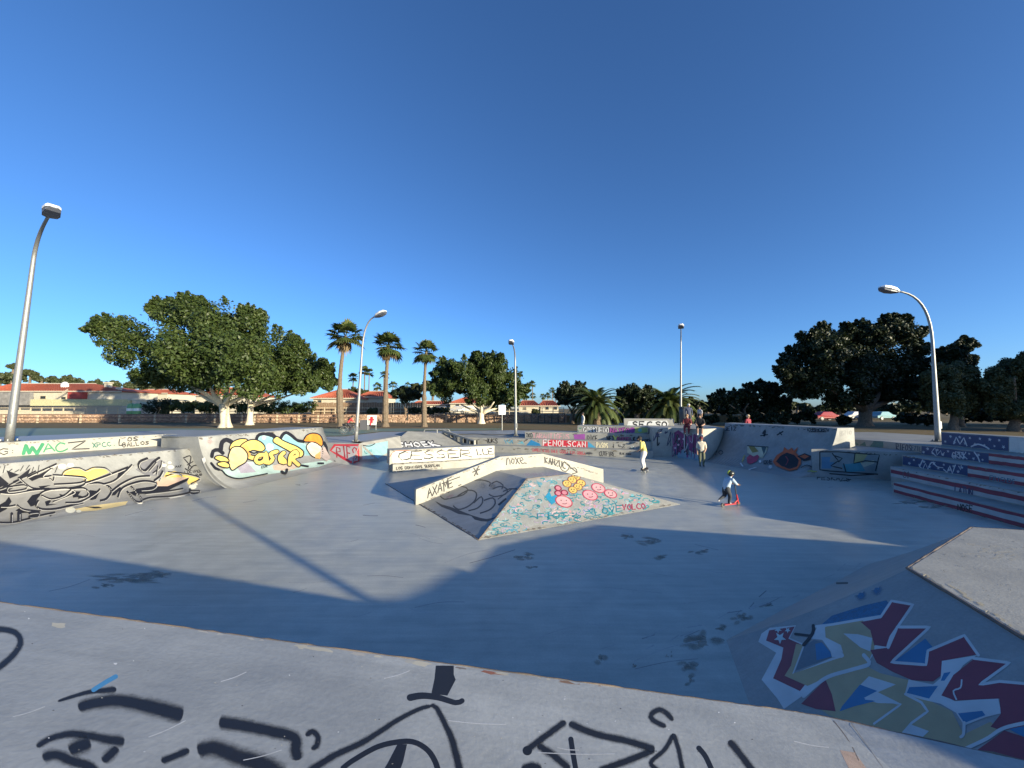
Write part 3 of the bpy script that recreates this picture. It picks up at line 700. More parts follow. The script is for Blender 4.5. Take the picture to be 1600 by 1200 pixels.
# left curved bank: wildstyle
GRY = (.24, .235, .22); GR2 = (.17, .17, .18)
p = Paint([wag_ramp], True); S = lambda pts, w=2.2, **k: p.stroke(pts, w, BLK, **k)
p.fill([(96, 744), (100, 737), (110, 732), (124, 732), (133, 736), (146, 731), (162, 732), (173, 740), (150, 750), (136, 756), (128, 748)], YEL, .95)
p.fill([(256, 745), (260, 738), (272, 736), (288, 740), (304, 742), (312, 748), (306, 754), (294, 757), (290, 748)], YEL, .95)
p.fill([(112, 795), (160, 788), (200, 783), (196, 789), (172, 794), (150, 798), (126, 799)], (.66, .52, .24), .9)
p.fill([(-25, 750), (0, 745), (12, 735), (24, 743), (47, 732), (42, 744), (88, 725), (72, 743), (82, 741), (133, 746), (128, 756), (180, 734), (212, 725), (196, 742), (232, 746), (244, 742), (254, 737), (250, 750), (296, 746), (293, 752), (268, 766), (292, 764), (290, 772), (262, 774), (236, 777), (220, 783), (196, 783), (160, 787), (110, 797), (88, 802), (60, 806), (20, 815), (-25, 818)], GRY, .93)
p.fill([(217, 729), (222, 718), (234, 717), (246, 716), (258, 722), (258, 738), (244, 744), (226, 742), (212, 734)], GR2, .85)
p.fill([(243, 756), (250, 746), (296, 746), (282, 754), (262, 760), (246, 760)], (.60, .42, .30), .9)
for x, y, r in ((97, 729, 7), (110, 727, 5.5), (256, 727, 4), (265, 723, 3), (267, 730, 5), (110, 797, 8), (123, 799, 4), (301, 761, 6), (306, 757, 3)): p.disc((x, y), r, (.68, .66, .52), .9, ry=r * .6)
for pts in ([(-20, 752), (0, 744), (14, 756), (-20, 770)], [(10, 735), (30, 742), (15, 748)], [(48, 731), (42, 746), (26, 748)], [(74, 735), (64, 746), (50, 752), (40, 745), (60, 742)], [(32, 747), (38, 754), (24, 757), (20, 752)],
            [(60, 760), (80, 758), (64, 764)], [(-20, 768), (0, 764), (10, 756), (22, 762), (8, 770), (-20, 774)], [(42, 784), (50, 774), (66, 770), (58, 780), (54, 790), (48, 792)], [(70, 784), (82, 780), (76, 788), (90, 788), (72, 791)],
            [(-20, 800), (8, 784), (14, 776), (18, 784), (10, 796), (-5, 804), (-20, 806)], [(24, 798), (32, 793), (48, 799), (66, 797), (60, 801), (34, 802)], [(92, 772), (110, 776), (98, 780)], [(112, 768), (126, 768), (122, 774), (130, 776), (114, 778)], [(140, 766), (156, 768), (150, 780), (142, 782), (136, 776)],
            [(172, 766), (190, 762), (180, 774), (174, 775)], [(132, 792), (154, 792), (160, 794), (148, 795)], [(184, 757), (190, 764), (182, 766)], [(212, 764), (240, 760), (262, 760), (296, 746), (292, 752), (264, 766), (226, 772), (214, 772)], [(186, 736), (210, 727), (182, 748)], [(55, 802), (46, 806), (60, 806), (58, 802)], [(76, 803), (86, 801), (78, 808)], [(202, 770), (214, 766), (212, 776)]):
    p.fill(pts, BLK, .95)
for pts, w in (([(-20, 816), (16, 817), (40, 812), (62, 806), (86, 801)], 2), ([(-20, 758), (0, 764), (36, 746), (56, 736)], 1.6), ([(28, 746), (48, 762), (70, 764), (100, 764), (130, 758), (133, 746)], 2), ([(85, 741), (82, 752), (76, 746), (62, 746)], 1.5), ([(82, 742), (132, 746), (126, 754), (84, 757)], 1.7), ([(0, 770), (20, 771), (50, 766), (76, 764)], 2.2),
               ([(12, 761), (38, 758), (40, 764), (12, 768), (12, 761)], 1.6), ([(62, 772), (74, 766), (104, 763), (116, 769), (92, 780), (82, 784)], 1.8), ([(60, 782), (56, 790), (64, 796), (84, 796), (104, 792), (130, 786)], 2.4), ([(64, 774), (80, 780), (100, 774), (112, 764)], 1.6), ([(110, 764), (130, 763), (138, 770), (134, 776), (122, 779)], 2), ([(102, 786), (126, 784), (150, 770), (156, 764)], 1.8),
               ([(136, 756), (154, 755), (168, 760), (174, 768), (166, 780), (156, 783)], 2.4), ([(132, 755), (160, 746), (200, 730)], 2), ([(160, 757), (180, 750), (206, 726)], 1.8), ([(174, 768), (190, 756), (212, 746), (234, 744)], 2), ([(184, 778), (190, 764), (206, 756), (226, 752), (244, 756), (238, 764), (220, 766)], 2.2), ([(198, 768), (212, 784), (222, 782), (204, 760)], 1.8),
               ([(220, 783), (236, 778), (268, 776), (296, 770), (296, 764)], 1.8), ([(226, 772), (262, 768), (286, 764)], 1.6), ([(229, 717), (218, 722), (217, 730), (226, 736), (240, 722), (248, 716)], 3), ([(238, 740), (250, 730), (252, 720)], 1.2), ([(232, 736), (244, 722)], 1.2), ([(244, 742), (246, 728)], 1.2), ([(248, 748), (240, 752), (250, 744), (254, 736), (248, 752)], 2), ([(0, 792), (14, 792), (24, 790)], 1.6), ([(26, 790), (36, 797), (60, 800)], 2),
               ([(18, 804), (18, 816)], 3), ([(30, 803), (30, 814)], 5), ([(46, 803), (60, 802), (58, 808), (46, 809)], 3), ([(258, 745), (276, 740), (284, 745)], 1.4), ([(96, 744), (100, 737), (112, 732), (125, 732), (133, 736), (146, 731), (164, 732), (173, 740)], 1.2), ([(88, 725), (66, 744), (80, 744)], 1.6), ([(88, 725), (42, 746)], 1.6), ([(262, 738), (290, 741), (312, 748), (298, 757)], 1.2), ([(296, 768), (312, 768), (306, 772), (294, 771)], 1.2)):
    S(pts, w * 1.45)
    p.stroke([(x + 1.2, y + 2.1) for x, y in pts], 1.1, random.choice(((.46, .45, .41), (.38, .37, .34), (.52, .50, .45))), .85)
for x in range(-14, 86, 9): S([(x, 737 + random.uniform(-5, 5)), (x + random.uniform(2, 8), 731 + random.uniform(-4, 4))], 1.2, a=.8)
p.text('LUCIFER', [(289, 740), (316, 738), (315, 734), (288, 736)], 1.1, BLK); p.text('SUB', [(305, 744), (316, 743), (316, 740), (305, 741)], 1, BLK)
S([(286, 716), (298, 713), (294, 733)], 1.8); S([(288, 717), (300, 731)], 1.6); S([(292, 727), (302, 721)], 1.5); S([(289, 732), (295, 735), (302, 728), (308, 727)], 1.8); p.text('PAT', [(274, 731), (284, 730), (284, 727), (274, 728)], .9, BLK)
p.put(wag_ramp, 'grey and black wildstyle letters on yellow clouds')
p = Paint([wag_wall])
GRN = (.02, .20, .09)
for k in range(2):
    for pts in ([(36, 709), (40, 696)], [(40, 696), (45, 708)], [(45, 708), (50, 699)], [(50, 699), (57, 709)], [(57, 709), (66, 694)]): p.stroke([(x + k * 1.8, y) for x, y in pts], 4.6 - k, GRN, .9, sharp=True)
p.stroke([(68, 707), (75, 693), (86, 705)], 2.2, GRN, sharp=True); p.stroke([(71, 702), (81, 700)], 2, GRN)
p.stroke([(102, 694), (94, 692), (87, 699), (90, 705), (98, 705), (106, 701)], 2.2, GRN); p.stroke([(106, 692), (134, 689), (112, 702), (140, 701)], 1.8, BLK, sharp=True); p.stroke([(102, 706), (101, 713)], 3, (.3, .5, .35), .6)
p.text('XPCC.', [(144, 700), (182, 696), (181, 690), (143, 692)], 1.6, (.02, .12, .09)); p.stroke([(187, 686), (186, 696), (196, 694)], 1.8, BLK); p.text('OS', [(198, 690), (217, 688), (216, 682), (198, 684)], 1.6, BLK); p.text('GALLOS', [(190, 699), (234, 694), (233, 689), (190, 692)], 1.5, BLK)
p.text('G', [(-2, 711), (14, 710), (14, 700), (-2, 701)], 1.6, BLK); p.text(':', [(15, 710), (24, 709), (24, 700), (15, 701)], 1.2, BLK); p.text('KING', [(281, 695), (298, 694), (298, 685), (281, 685)], 1.3, BLK)
p.put(wag_wall, 'green and black tags')

# yellow bubble piece
CYN = (.22, .42, .45); MINT = (.42, .56, .50)
p = Paint([ceaser], True, gap=.0005); S = lambda pts, w=2.0, **k: p.stroke(pts, w, BLK, **k)
for pts, w in (([(345, 702), (347, 691), (354, 687), (362, 691)], 7), ([(331, 713), (333, 705), (341, 703), (348, 708)], 6), ([(330, 724), (336, 731), (342, 734)], 4)): p.stroke(pts, w, BLK)
p.fill([(400, 694), (402, 681), (410, 677), (422, 679), (430, 684), (438, 686), (446, 675), (456, 680), (464, 687), (474, 691), (484, 700), (490, 712), (474, 712), (452, 704), (436, 704), (410, 704)], (.30, .46, .48), .95)
for pts in ([(400, 694), (402, 682), (410, 678), (422, 680), (428, 684)], [(437, 688), (441, 680), (447, 676), (456, 681), (464, 688), (474, 690)], [(416, 678), (424, 678), (430, 683)]): p.stroke(pts, 5, BLK)
p.fill([(403, 692), (408, 682), (424, 683), (436, 692), (440, 700), (430, 708), (408, 706)], CYN); p.fill([(440, 690), (446, 679), (456, 685), (466, 692), (476, 696), (484, 712), (464, 704), (450, 697)], CYN); p.disc((421, 699), 6, (.5, .66, .68), .8); p.disc((412, 684), 3, WHT, .8)
p.fill([(346, 735), (362, 728), (380, 722), (405, 722), (432, 728), (460, 727), (490, 722), (516, 719), (520, 722), (498, 730), (470, 733), (445, 738), (415, 742), (390, 746), (368, 749), (354, 744)], MINT, .8); p.fill([(425, 728), (450, 722), (470, 730), (452, 736), (428, 735)], (.62, .48, .36), .7); p.fill([(368, 726), (384, 720), (400, 738), (376, 740)], (.42, .38, .44), .7)
def bub(pts, c=YEL, w=2.0): p.fill(pts, c, .96, True); p.stroke(pts, w, BLK, closed=True)
bub([(358, 703), (362, 692), (374, 686), (386, 687), (384, 694), (374, 698), (366, 706)])
bub([(374, 700), (384, 690), (398, 687), (410, 693), (414, 701), (408, 706), (394, 704), (388, 709), (398, 712), (412, 708), (410, 716), (396, 720), (382, 714)])
p.fill([(376, 700), (384, 693), (390, 704), (392, 716), (382, 713)], (.70, .40, .12), .7)
bub([(426, 690), (432, 682), (441, 688), (452, 693), (464, 698), (474, 706), (472, 714), (462, 715), (452, 706), (438, 698)])
for pts in ([(414, 711), (404, 712), (399, 720), (405, 724), (413, 719), (415, 708), (417, 722)], [(432, 706), (422, 710), (426, 717), (420, 724), (412, 722)], [(443, 708), (437, 714), (438, 722), (446, 723), (440, 716)], [(452, 726), (454, 712), (462, 706), (464, 713), (456, 717), (466, 727)]):
    p.stroke(pts, 8.5, BLK)
for pts in ([(414, 711), (404, 712), (399, 720), (405, 724), (413, 719), (415, 708), (417, 722)], [(432, 706), (422, 710), (426, 717), (420, 724), (412, 722)], [(443, 708), (437, 714), (438, 722), (446, 723), (440, 716)], [(452, 726), (454, 712), (462, 706), (464, 713), (456, 717), (466, 727)]):
    p.stroke(pts, 5.6, YEL)
bub([(356, 714), (362, 700), (376, 699), (386, 710), (384, 722), (372, 730), (362, 736), (357, 726)], (.66, .54, .26))
bub([(334, 716), (342, 712), (354, 716), (357, 722), (344, 722)]); bub([(338, 725), (350, 722), (358, 727), (356, 732), (344, 730)])
bub([(474, 690), (478, 681), (488, 677), (499, 680), (504, 690), (502, 698), (492, 692), (482, 691)], (.62, .24, .03)); bub([(478, 698), (486, 691), (500, 697), (504, 708), (500, 717), (488, 714), (481, 706)], (.66, .56, .42), 1.4)
p.fill([(500, 702), (508, 698), (516, 716), (510, 722), (500, 714)], (.40, .33, .30), .8); S([(506, 692), (514, 708), (524, 720)], 4); p.fill([(492, 712), (500, 706), (500, 718), (492, 717)], (.6, .35, .12), .8)
for pts, w in (([(330, 726), (336, 734), (346, 736), (354, 744), (372, 749), (398, 745), (418, 741)], 2), ([(440, 738), (446, 741), (448, 735)], 4), ([(496, 725), (506, 725)], 3), ([(470, 728), (482, 730)], 3), ([(388, 706), (396, 709), (404, 706)], 2.4)): S(pts, w)
p.text('ESTE', [(408, 733), (418, 731), (418, 727), (408, 729)], .8, BLK); p.disc((327, 690), 5, (.6, .38, .36), .45, 1)
p.stroke([(318, 716), (326, 735), (340, 752), (362, 766)], 2, (.5, .5, .48), .7)
p.put(ceaser, 'yellow bubble letters with cyan clouds and black outlines')
p = Paint([lowA], True)
p.fill([(515, 704), (522, 694), (561, 694), (562, 724), (548, 724), (536, 718)], RED, .95); p.fill([(518, 704), (524, 697), (558, 697), (559, 720), (548, 720), (538, 714)], (.36, .35, .35), .95)
p.text('RIFS', [(526, 714), (559, 718), (557, 698), (524, 698)], 2, (.30, .03, .04)); p.put(lowA, 'red and grey tag panel')
p = Paint([lowB], True); p.fill([(566, 697), (606, 689), (606, 707), (590, 716), (566, 718)], (.35, .58, .60), .75); p.stroke([(567, 696), (578, 697), (586, 693)], 1.4, BLK); p.text('UE', [(569, 709), (582, 708), (582, 703), (569, 704)], 1.2, (.05, .25, .28)); p.put(lowB, 'faded cyan panel')

# funbox ledge tags
p = Paint([ledge]); S = lambda pts, w=1.7, **k: p.stroke(pts, w, BLK, sharp=True, **k)
p.text('AXAME', [(667, 779), (709, 760), (707, 745), (667, 764)], 1.7, BLK, jit=.09); S([(690, 756), (705, 750), (719, 745)], 1.4); S([(716, 759), (721, 757)], 1.5)
S([(740, 731), (747, 742)], 1.8); S([(748, 728), (741, 744)], 1.8); S([(738, 738), (750, 733)], 1.8); S([(745, 727), (745, 742)], 1.6)
p.text('noxe', [(790, 727), (821, 724), (817, 714), (791, 716)], 1.6, BLK)
p.text('KAMZUC', [(851, 723), (884, 733), (884, 722), (851, 714)], 2.0, BLK, jit=.1); p.stroke([(880, 724), (876, 732), (884, 737), (890, 728), (882, 722), (896, 734), (902, 738)], 1.7, BLK); p.stroke([(890, 733), (898, 731), (902, 738), (894, 740)], 1.5, BLK)
p.fill([(757, 726), (772, 716), (778, 724), (762, 734)], (.62, .45, .42), .35); p.put(ledge, 'black marker tags')
p = Paint([f_left]); G3 = (.035, .04, .045)
for pts, w in (([(690, 773), (702, 764), (722, 760), (731, 765), (724, 773), (706, 778), (694, 780), (688, 775)], 1.3), ([(715, 775), (732, 766), (744, 770), (742, 782), (730, 792), (716, 796), (708, 790)], 1.5), ([(740, 786), (752, 776), (754, 785), (746, 794), (732, 798)], 1.5), ([(756, 782), (770, 778), (774, 786), (766, 796), (750, 802)], 1.6), ([(700, 770), (710, 760), (730, 752), (752, 750), (766, 754), (764, 760)], 1.3), ([(768, 756), (776, 752), (786, 758), (784, 764)], 1.3), ([(770, 764), (782, 760), (792, 764), (790, 772), (772, 776), (764, 772)], 1.3), ([(786, 768), (796, 764), (808, 764)], 1.4), ([(800, 764), (778, 780)], 1.0)): p.stroke(pts, w * 1.4, G3)
p.fill([(680, 783), (690, 788), (704, 792), (722, 799), (740, 806), (760, 811), (774, 808), (762, 815), (742, 812), (736, 806), (716, 803), (704, 797), (690, 792)], G3, .92, True); p.fill([(778, 788), (790, 778), (792, 780), (780, 790)], BLK); p.fill([(696, 777), (706, 772), (710, 774), (702, 779)], (.32, .25, .25), .8); p.disc((770, 760), 6, (.15, .15, .15), .4, 1); p.disc((755, 759), 7, (.15, .15, .15), .3, 1)
p.put(fb, 'grey bubble outline on the shaded face')
p = Paint([f_top]); 
for k in range(9): x = 797 + k * 11; p.fill([(x, 741 - k * .5), (x + 8, 740 - k * .5), (x + 13, 744 - k * .5), (x + 4, 746 - k * .5)], (.52, .45, .45), .6)
p.put(fb)
# pyramid front: teal scribbles, smiling heads
p = Paint([f_front]); TEAL = (.03, .20, .25); LIL = (.42, .34, .46); PNK = (.62, .30, .32)
zone = [(757, 836), (790, 795), (826, 751), (886, 742), (960, 762), (1030, 781), (1010, 793), (960, 806), (900, 818), (840, 820), (790, 834)]
p.fill(zone, (.36, .37, .35), .72)
for _ in range(560):
    x = random.uniform(757, 1030); y = random.uniform(742, 838)
    if not inside((x, y), zone): continue
    r = random.uniform(2.5, 7) * (.55 + (y - 740) / 110); c = random.choice((TEAL, TEAL, (.05, .28, .30), (.10, .30, .38), LIL, (.34, .50, .50), (.62, .46, .46)))
    t0 = random.uniform(0, 6.3); tot = random.choice((2.2, 3.5, 4.8)); sg = random.choice((-1, 1)); pts = []
    for k in range(6):
        t = t0 + sg * tot * k / 5; q = r * (1 - .11 * k); pts.append((x + cos(t) * q * 1.25, y + sin(t) * q * .62))
    p.stroke(pts, random.uniform(.9, 1.8), c, .88)
for _ in range(60):
    x = random.uniform(790, 1000); y = random.uniform(760, 815)
    if inside((x, y), zone): p.disc((x, y), random.uniform(1, 2.6), random.choice((TEAL, (.2, .45, .48), PNK, LIL)), .8)
p.put(fb, 'teal and lilac scribbles'); p = Paint([f_front], base=.0052)
p.fill([(847, 771), (852, 776), (858, 768), (862, 776), (872, 772), (872, 782), (862, 789)], (.03, .28, .46)); p.text('LOVE', [(930, 806), (974, 798), (972, 789), (928, 796)], 1.6, TEAL); p.text('VOLCO', [(972, 798), (1010, 795), (1008, 787), (972, 788)], 1.6, (.35, .05, .09)); p.text('FIGT', [(840, 812), (888, 810), (886, 801), (838, 803)], 1.6, TEAL)
def head(x, y, rx, ry, fillc, line, w=1.5, rot=.35, face=True):
    p.disc((x, y), rx + w, line, .95, ry=ry + w * .7, rot=rot); p.disc((x, y), rx, fillc, .95, ry=ry, rot=rot)
    if face:
        for sx in (-.35, .3): p.disc((x + sx * rx, y - ry * .25), .9, (.06, .03, .03), .95)
        p.stroke([(x - rx * .2, y + ry * .45), (x + rx * .15, y + ry * .5), (x + rx * .4, y + ry * .3)], 1, (.15, .03, .04))
for x, y in ((900, 745), (894, 750), (886, 756), (908, 755), (903, 761), (895, 766)): head(x, y, 6.2, 4.6, YEL, (.28, .10, .05), 1.3)
for x, y in ((872, 763), (872, 771), (882, 770)): head(x, y, 4, 3, (.55, .22, .26), (.22, .015, .04), 2, face=False)
head(881, 784, 12.5, 7.5, (.66, .38, .38), (.42, .06, .09), 2); head(922, 774, 11, 6.5, (.64, .34, .36), (.48, .06, .10), 1.7); head(935, 763, 10, 5.8, (.64, .38, .38), (.48, .06, .10), 1.7); head(954, 772, 9, 5.2, (.64, .38, .38), (.48, .06, .10), 1.7)
p.put(fb, 'yellow and pink cartoon heads')
# grind box and hip bank
def throwup(P, word, quad, w, fillc, line=BLK, lw=1.6, jit=.03):
    st = random.getstate(); P.text(word, quad, w + 2 * lw, line, jit=jit, gap=.3); random.setstate(st); P.text(word, quad, w, fillc, jit=jit, gap=.3)
p = Paint([box_up]); p.fill([(612, 707), (620, 702), (770, 698), (772, 712), (700, 719), (614, 723)], (.66, .65, .58), .9); p.text('CESSER', [(622, 719), (738, 714), (736, 703), (622, 706)], 2.3, BLK, jit=.06, gap=.12); p.text('CESSER', [(624, 720), (740, 715), (738, 704), (624, 707)], 1.1, (.45, .43, .36), jit=.06, gap=.12); p.text('LLE', [(746, 711), (772, 709), (770, 701), (744, 702)], 2.2, BLK); p.stroke([(609, 714), (617, 705), (640, 704)], 1.2, (.3, .1, .05)); p.put(bx, 'white block letters with black shadows')
p = Paint([box_low]); p.text('LOS DOMINGOS SURFEAN', [(619, 734), (688, 729), (686, 725), (619, 730)], 1.5, BLK, .8); p.put(bx)
p = Paint([hb]); throwup(p, 'SHOEK', [(618, 699), (690, 697), (678, 690), (620, 692)], 2.3, WHT, BLK, 1.1); p.fill([(612, 702), (640, 700), (700, 697), (690, 701), (640, 704)], WHT, .8); p.put(hb, 'white throw-up letters')
# seating tiers
def scrawl(P, x0, y0, x1, y1, h, cols, dens=1.0, w=1.3):
    n = int((x1 - x0) / 3.2 * dens)
    for k in range(n):
        x = random.uniform(x0, x1); t = (x - x0) / (x1 - x0); yb = y0 + (y1 - y0) * t
        pts = [(x + random.uniform(-4, 4), yb - random.uniform(0, h)) for _ in range(random.choice((3, 3, 4)))]
        P.stroke(pts, random.uniform(.8, w), random.choice(cols), .88)
p = Paint([tier_o[0]]); p.text('DAMEN KIDS DALE GORKA KIM GORKA', [(832, 705), (915, 711), (914, 706), (832, 700)], .9, (.42, .07, .09), .85); p.disc((920, 709), 6, (.06, .06, .07), .7, 1, ry=3); p.text('CUTFIRE', [(936, 712), (962, 713), (960, 706), (936, 705)], 1.0, BLK); p.text('BLUE MIRA', [(968, 710), (986, 711), (986, 708), (968, 707)], .8, BLK, .7); p.put(tiers)
p = Paint([tier_o[1]]); p.text('NOKS', [(758, 692), (778, 693), (778, 685), (758, 684)], 1.3, BLK); scrawl(p, 780, 693, 818, 695, 7, [(.10, .38, .48), (.05, .25, .40)], .8)
p.fill([(822, 696), (830, 687), (838, 691), (846, 686), (846, 698)], (.03, .22, .45)); p.stroke([(820, 688), (830, 685), (838, 687)], 1.2, BLK); p.fill([(846, 686), (918, 690), (918, 700), (846, 697)], (.55, .03, .05), .95); throwup(p, 'FENOLSCAN', [(848, 696), (916, 699), (916, 690), (848, 687)], 1.4, WHT, (.55, .03, .05), .6)
p.fill([(919, 690), (932, 700), (919, 701)], (.06, .32, .52)); throwup(p, 'PASOS', [(932, 700), (950, 701), (950, 692), (932, 691)], 1.6, CRM, (.2, .2, .2), .6); scrawl(p, 955, 702, 1006, 706, 9, [BLK, (.15, .25, .2), WHT, (.2, .2, .22)], 1.4); p.put(tiers, 'red block letters and blue shapes')
p = Paint([tier_o[2]]); p.text('NOXO', [(816, 683), (832, 684), (832, 677), (816, 676)], 1.1, BLK); p.text('TARANTIGENS', [(832, 685), (890, 687), (890, 678), (832, 677)], 1.6, (.55, .30, .33), .85); p.fill([(896, 679), (914, 678), (914, 688), (898, 688)], (.30, .08, .32), .9); p.text('DICE', [(917, 688), (934, 689), (934, 681), (917, 680)], 1.3, BLK); p.text('WET', [(948, 688), (960, 689), (960, 682), (948, 681)], 1.8, BLK); p.text('Y', [(957, 689), (966, 690), (966, 681), (957, 680)], 2, (.6, .6, .1)); throwup(p, 'MARSEL', [(964, 690), (988, 692), (988, 684), (964, 682)], 1.1, (.5, .1, .22), BLK, .8); scrawl(p, 988, 692, 1030, 697, 10, [BLK, BLK, (.08, .08, .14)], 2.2, 2.4); p.put(tiers, 'pink and black tags')
p = Paint([tier_o[3]]); p.fill([(890, 666), (912, 666), (912, 677), (890, 676)], (.25, .48, .38), .85); scrawl(p, 896, 676, 915, 677, 8, [(.03, .2, .12), BLK]); throwup(p, 'GORKUEDO', [(911, 676), (952, 677), (952, 668), (911, 667)], 1.2, WHT, BLK, .9); throwup(p, 'NAYEO', [(953, 677), (984, 678), (984, 669), (953, 668)], 1.3, (.40, .10, .35), (.05, .01, .06), 1.0); p.disc((988, 672), 4.5, (.25, .05, .25), .9); p.fill([(992, 668), (1034, 668), (1020, 674), (992, 678)], (.45, .50, .16), .75); p.disc((1000, 672), 3, (.2, .5, .42), .8); scrawl(p, 1006, 678, 1040, 678, 8, [BLK, (.1, .1, .15)], .8); p.put(tiers, 'green, purple and yellow tags')
p = Paint([secso]); p.fill([(979, 668), (982, 658), (1042, 657), (1045, 662), (1042, 669)], (.74, .74, .70), .95); 
for i, x in enumerate((992, 1003, 1015, 1028, 1038)): p.text('SECSO'[i], [(x - 5, 667), (x + 5, 667), (x + 5, 659), (x - 5, 659)], 2.2, BLK, jit=.02)
p.put(secso, 'black rounded letters')
p = Paint([upper]); PUR = (.17, .025, .12)
p.fill([(1053, 676), (1060, 672), (1074, 682), (1086, 678), (1092, 690), (1098, 704), (1094, 712), (1082, 706), (1070, 700), (1058, 708), (1052, 704)], PUR, .9); p.fill([(1056, 708), (1068, 702), (1082, 708), (1096, 714), (1096, 720), (1078, 718), (1060, 716)], (.22, .33, .40), .9)
scrawl(p, 1052, 714, 1099, 718, 40, [BLK, PUR, (.32, .08, .22), (.42, .40, .44), (.06, .10, .16)], 3.0, 2.0)
for x, y in ((1061, 686), (1068, 686), (1060, 695), (1055, 700), (1066, 674)): p.disc((x, y), 1.6, (.6, .45, .52), .9)
scrawl(p, 1012, 694, 1050, 704, 30, [BLK, BLK, (.05, .05, .10)], 1.0, 2.5)
p.put(upper, 'purple and blue sprayed letters')
# right quarter pipe
p = Paint([rqp], True, gap=.0011); OR = (.50, .10, .03); S = lambda pts, w=1.6, **k: p.stroke(pts, w, BLK, **k)
p.text('GEIZ', [(1131, 673), (1151, 673), (1151, 667), (1131, 667)], 1.4, BLK); S([(1192, 678), (1196, 672), (1194, 682)], 3); S([(1188, 681), (1200, 679)], 2, a=.6); S([(1214, 680), (1224, 674)], 2); S([(1218, 675), (1222, 680)], 1.5); p.text('KUSHCREW', [(1262, 674), (1296, 675), (1296, 670), (1262, 669)], 1.2, BLK, .8); S([(1264, 675), (1292, 675)], 1)
p.fill([(1168, 697), (1200, 698), (1198, 706), (1192, 716), (1178, 714), (1168, 708)], (.50, .48, .34), .85); p.fill([(1170, 698), (1178, 697), (1186, 706), (1176, 708)], (.25, .20, .05), .8); p.fill([(1190, 699), (1198, 699), (1194, 712)], (.06, .10, .10), .9); S([(1168, 697), (1201, 699)], 1.4)
p.fill([(1168, 724), (1167, 716), (1172, 711), (1178, 714), (1184, 711), (1187, 714), (1182, 722), (1173, 726)], (.40, .05, .10), .95); p.stroke([(1157, 724), (1161, 730)], 2.2, WHT, .8); p.stroke([(1164, 712), (1160, 722)], 1.8, (.5, .42, .1), .8); p.stroke([(1170, 735), (1182, 731)], 1.6, WHT, .6); p.disc((1188, 722), 2, WHT, .8)
p.fill([(1208, 722), (1214, 712), (1224, 706), (1226, 699), (1232, 704), (1238, 700), (1241, 705), (1248, 699), (1244, 708), (1252, 716), (1252, 726), (1246, 734), (1234, 737), (1220, 732), (1212, 728)], OR, .95); p.fill([(1213, 722), (1220, 713), (1230, 708), (1242, 712), (1249, 720), (1246, 730), (1234, 734), (1221, 729)], BLK, .96)
p.stroke([(1228, 714), (1232, 720), (1228, 728)], 1.4, (.25, .04, .05)); p.fill([(1246, 714), (1258, 709), (1268, 713), (1266, 719), (1256, 721)], BLK, .95); p.fill([(1250, 714), (1258, 711), (1265, 714), (1258, 718)], OR, .9)
p.text('DNE', [(1194, 726), (1208, 726), (1207, 720), (1194, 720)], 1.2, BLK); p.text('NYO', [(1106, 714), (1132, 711), (1130, 704), (1106, 708)], 1.2, (.05, .05, .06), .7); S([(1252, 732), (1262, 728), (1272, 733)], 1.2); p.stroke([(1262, 738), (1276, 736)], 1.4, (.4, .4, .1), .7); p.disc((1204, 731), 3, WHT, .5)
for k in range(9): a = 1108 + k * 5; p.stroke([(a + 18, 716 + k * .4), (a + 8, 725), (a - 4, 732)], 1.0, (.5, .48, .42), .3)
p.put(rqp, 'orange and black throw-up with a red heart')
p = Paint([rqp]); p.text('BGT', [(1312, 681), (1322, 681), (1322, 673), (1312, 673)], .9, (.15, .15, .15), .8); p.text('NO', [(1324, 679), (1331, 679), (1331, 673), (1324, 673)], .8, (.2, .2, .2), .7); p.put(rqp)
p = Paint([bzo]); p.fill([(1281, 706), (1374, 711), (1370, 740), (1300, 742), (1281, 734)], (.20, .24, .25), .9); p.fill([(1336, 708), (1356, 710), (1346, 724), (1334, 724)], (.36, .34, .16), .8); p.fill([(1284, 714), (1298, 714), (1296, 722), (1304, 722), (1298, 732), (1284, 732)], (.08, .20, .32), .9); p.fill([(1316, 726), (1344, 722), (1352, 736), (1320, 738)], (.06, .24, .30), .8); p.fill([(1345, 724), (1368, 718), (1366, 724), (1350, 730)], (.42, .42, .32), .8)
for pts in ([(1281, 706), (1281, 734), (1296, 736), (1372, 741)], [(1300, 708), (1310, 720), (1298, 728), (1316, 732)], [(1336, 708), (1334, 724), (1352, 720), (1372, 722)], [(1281, 706), (1310, 706), (1374, 711), (1368, 736)], [(1296, 740), (1330, 743), (1366, 741)], [(1318, 724), (1322, 738)], [(1304, 712), (1316, 716), (1310, 722)]): p.stroke(pts, 1.8, BLK, sharp=True)
p.put(bzo, 'blue and yellow block letters')
p = Paint([floor]); p.text('PESKAZS', [(1276, 749), (1328, 752), (1328, 745), (1276, 743)], 1.3, BLK, .85); p.stroke([(1312, 752), (1330, 749)], 1.2, BLK, .7); p.put(floor)
